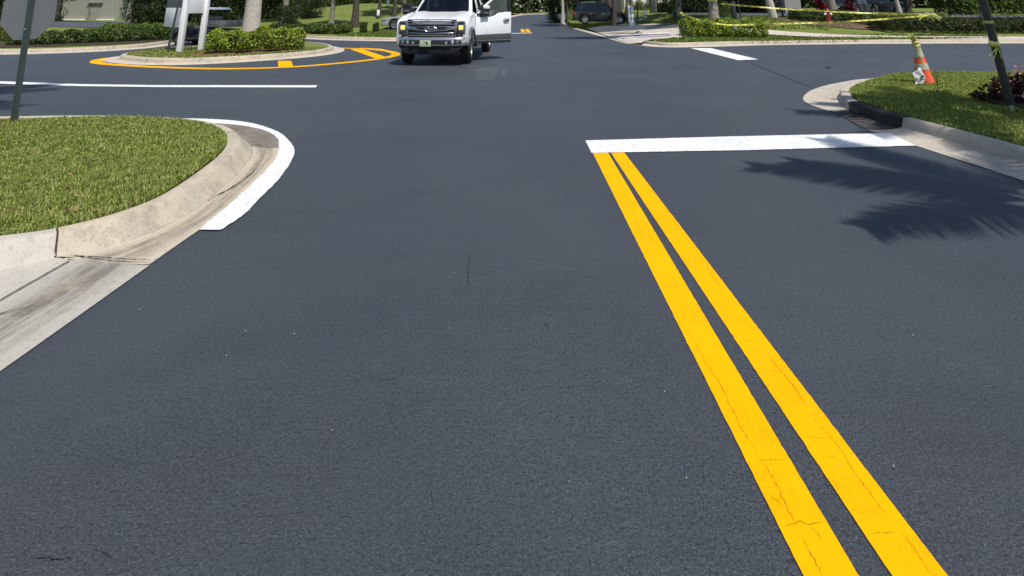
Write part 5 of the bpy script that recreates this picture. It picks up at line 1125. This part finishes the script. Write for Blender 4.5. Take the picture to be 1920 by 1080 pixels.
for px_, Y, w, h, lab in ((545, 36, 2.4, 1.5, 'fern-like dark shrub at the foot of the dark trunk'), (582, 40, 2.6, 1.7, 'dark shrub at the left edge of the grassy mound'), (60, 52, 6, 4.5, 'tall dark shrub behind the octagonal sign'), (10, 55, 7, 4.5, 'tall dark shrub at the far left edge')):
    shrub('dark_shrub', bx(px_, Y), Y, w, h, lab, DARK, 'dark')
# far side of the mound
gm = 'shrubs along the crest of the mound'
for i, (px_, Y, lab) in enumerate(((560, 66, 'leftmost shrub on the mound crest'), (605, 68, 'shrub on the crest above the pale mound trunk'), (650, 67, 'shrub on the crest behind the dark mound trunk'), (690, 66, 'yellowish-lit shrub on the crest left of the slim trunks'), (730, 64, 'shrub on the crest behind the slim trunks'), (770, 68, 'shrub on the crest behind the pickup roof'))):
    shrub('crest_shrub', bx(px_, Y), Y, 6.2, 4.2, lab, MIDG, 'mid', gm)
gt = 'trees behind the lawns'
for px_, Y, r, bk, lab, h, key in (
    (531, 38, .22, 'greybark', 'slim brown trunk just right of the stout pale palm', 4, 'broad'), (553, 40, .14, 'bark', 'thin dark trunk rising from the ferns', 4, 'dark'), (575, 40, .26, 'bark', 'dark trunk at the left edge of the mound', 4, 'dark'),
    (620, 35.5, .17, 'greybark', 'pale trunk in front of the grassy mound', 3.6, 'broad'), (664, 35.2, .24, 'bark', 'thick dark trunk in front of the grassy mound', 3.6, 'dark'),
    (709, 40, .13, 'bark', 'slim dark trunk with a white marker at its foot', 3.6, 'broad'), (738, 41, .17, 'bark', 'dark trunk left of the pickup mirror', 3.8, 'dark'), (755, 43, .20, 'greybark', 'pale trunk just behind the pickup mirror', 4, 'broad'),
    (238, 44, .2, 'greybark', 'pale trunk beside the stucco building', 4, 'dark'), (104, 61, .3, 'bark', 'dark trunk between octagonal sign and stucco building', 4, 'dark'), (330, 47, .2, 'bark', 'trunk behind the white sign board', 4, 'dark'), (424, 44, .16, 'greybark', 'slim pale trunk among the dense dark shrubs', 4, 'dark'), (470, 50, .3, 'bark', 'trunk deep among the dark shrubs', 4.5, 'dark')):
    tree('broadleaf_tree', bx(px_, Y), Y, r, bk, lab, h, 1.7 if px_ in (620, 664, 709, 738, 755, 104, 238, 553, 575, 531) else 3.4, key)
for px_, py_, Y, lab in ((708, 32, 39.6, 'white marker standing before the slim dark trunk'), (726, 31, 45, 'white marker on the mound between two dark trunks'), (755, 28, 46, 'white marker behind the pickup mirror')):
    t = empty('marker_post', (bx(px_, Y), Y, ground_z(bx(px_, Y), Y)), 0, lab, 'marker', 'white markers on the mound')
    MB().box((0, 0, .1), (.05, .05, .5)).build('stake', M['greenpost'], t); MB().box((0, -.03, .45), (.20, .02, .42)).build('plate', M['whitepvc'], t, bev=.004)

# along the far road
shrub('tall_bush', bx(1040, 52), 52, 2.0, 2.6, 'tall dark bush on the right edge of the far road', DARK, 'dark', None, cat='bush', z=.25)
shrub('lime_shrub', bx(1068, 51), 51, 1.0, 1.15, 'small lime-green shrub left of the charcoal SUV', [(.2, .27, .03), (.27, .34, .05), (.14, .2, .03), (.3, .36, .1)], 'lime', n=1400, z=.45)
for px_, Y, r, bk, lab, h, key in (
    (1055, 50, .16, 'palmbark', 'pale trunk between the tall bush and the charcoal SUV', 4, 'broad'), (1063, 47, .09, 'bark', 'thin dark stem left of the charcoal SUV', 3.6, 'broad'), (1083, 56, .14, 'bark', 'dark stem behind the roof of the charcoal SUV', 4, 'dark'),
    (1141, 47, .26, 'bark', 'left of two thick dark trunks behind the charcoal SUV', 4, 'dark'), (1152, 41.8, .20, 'bark', 'thick dark trunk in front of the charcoal SUV bonnet', 4, 'dark'), (1161, 50, .28, 'palmbark', 'pale trunk standing behind the charcoal SUV bonnet', 4, 'broad'),
    (1179, 48, .28, 'greybark', 'grey trunk behind the joined white guard posts', 4, 'broad'), (1196, 42, .05, 'bark', 'very thin young stem behind the blue valve', 3, 'broad'), (1273, 38, .22, 'bark', 'dark trunk behind the thin green stake', 4, 'dark'),
    (1567, 31.6, .26, 'greybark', 'leaning grey trunk next to the red hydrant', 4, 'broad'), (1692, 34.5, .13, 'palmbark', 'slim pale trunk at the left end of the big hedge', 4, 'broad'), (1708, 36, .2, 'bark', 'dark trunk behind the left end of the big hedge', 4, 'dark')):
    tree('broadleaf_tree', bx(px_, Y), Y, r, bk, lab, h, 1.8 if px_ in (1141, 1152, 1161, 1055, 1063, 1567, 1692, 1196) else 3.2, key, lean=((-.5, 0) if px_ in (1567, 1692) else (0, 0)))
for px_, Y, w, h, lab in ((1300, 45, 5, 3.4, 'dark shrub behind the mottled trunk, to its left'), (1400, 44, 5.5, 3.6, 'dark shrub behind the slim black pole'), (1440, 43, 4.4, 3.4, 'dark shrub behind the pale leaning palm'), (1345, 47, 6, 3.8, 'dark shrub directly behind the mottled trunk'), (1262, 48, 4.5, 3.0, 'dark shrub right of the utility cabinet'), (1110, 64, 7, 3.6, 'dark shrub behind the charcoal SUV')):
    shrub('dark_shrub', bx(px_, Y), Y, w, h, lab, DARK, 'dark', 'dark shrubs beyond the far corner')
shrub('round_bush', bx(1361, 36), 36, 1.3, 1.15, 'round green bush between the mottled trunk and the black stand', MIDG, 'mid2', n=2200, size=.24)
shrub('round_bush', bx(1202, 64), 64, 2.6, 1.2, 'round green bush in front of the beige house', MIDG, 'mid2')
shrub('round_bush', bx(1262, 41), 41, 1.0, 1.1, 'round green bush right of the utility cabinet', MIDG, 'mid2')
LIME = [(.12, .16, .03), (.18, .2, .05), (.09, .12, .025), (.24, .22, .10)]
hedge('low_bushes', [(16.1, 30.6), (17.4, 30.2), (19.2, 30.0)], 1.4, .55, 3000, .13, MIDG, 'low dark bushes around the red hydrant', 'bushes')
hedge('low_bushes', [(19.0, 29.6), (21.6, 29.3), (24.2, 29.4)], 1.4, .55, 3600, .13, LIME, 'low yellow-green bushes in front of the parked dark SUV', 'bushes')
hedge('front_hedge', [(19.0, 28.0), (23, 27.6), (29, 27.6)], 1.3, .60, 9500, .13, DARK, 'long low dark hedge behind the sidewalk at the right', wts=(.3, .3, .3, .1))
hedge('big_hedge', [(25.4, 31.2), (28.5, 31.0), (34.5, 31.4)], 2.0, 2.0, 11000, .19, [(.06, .10, .018), (.09, .14, .025), (.12, .17, .04), (.04, .065, .015)], 'tall bushy hedge at the top right corner behind the dark post', wts=(.3, .3, .25, .15))
for k, (x, y) in enumerate(((18.3, 30.9), (20.9, 32.4))):
    V, F, T = blob(170, .38, .38, .75, .26, [(.10, .008, .012), (.17, .012, .018), (.05, .006, .012)], wts=(.4, .3, .3), clumps=7); V[:, 2] += .7
    o = np_mesh('red_shrub', V, F, M['leaf'], T); o.location = (x, y, ground_z(x, y)); tag(o, ('dark red shrub beside the red hydrant' if k == 0 else 'dark red shrub in front of the parked dark SUV'), 'shrub')
# far wood closing the view
n = 26000; X = rng.uniform(-150, 150, n); Y = rng.uniform(100, 112, n) - .0008 * X ** 2 + np.where((X > 4) & (X < 24), 18, 0); Z = rng.uniform(0, 1, n) ** .8 * (9 + 2 * np.sin(X * .31) + 1.5 * np.sin(X * .83 + 1))
V, F = leaf_verts(np.stack([X, Y, Z], 1), unit(rng.normal(0, .6, (n, 3)) + [0, -.3, .5]), 1.5, .6)
wd = np_mesh('woods', V, F, M['leaf'], np.repeat(tints(n, DARK, (.3, .3, .25, .15)), 4, 0)); tag(wd, kind='stuff')
# dry leaves on the near lawn
lv = []; nn_ = []
P_ = np.stack([rng.uniform(-6.5, -2.7, 260), rng.uniform(3.4, 7, 260)], 1); k_ = inside(LLAWN, P_[:, 0], P_[:, 1]); P_ = P_[k_]
V, F = leaf_verts(np.column_stack([P_, np.full(len(P_), .178)]), unit(rng.normal(0, .5, (len(P_), 3)) + [0, 0, 1]), .035, .55)
tag(np_mesh('leaves', V, F, M['leaf'], np.repeat(tints(len(P_), [(.22, .13, .05), (.30, .20, .09), (.13, .08, .04)]), 4, 0)), kind='stuff')
# loose bits on the road
peb = MB()
for k in range(18):
    px_, py_ = random.uniform(60, 1880), random.uniform(300, 1060); x, y = gp(px_, py_); r_ = random.uniform(.0012, .003); peb.lathe([(.0005, .004), (r_, .006), (r_ * .8, .009), (.0005, .010)], (x, y, 0), 5)
tag(peb.build('gravel', M['walk']), kind='stuff')
for (px_, py_) in ((1552, 128),):
    o = MB().prism([(-.07, -.03), (.06, -.04), (.08, .03), (-.05, .05)], 0, .03, 'z', [(-.05, -.01), (.07, -.03), (.04, .02), (-.03, .03)]).build('litter', M['crack'], None, bev=.004); o.location = (*gp(px_, py_), .004); tag(o, 'small grey scrap lying on the road near the far kerb', 'litter')
print('objects', len(C.objects))
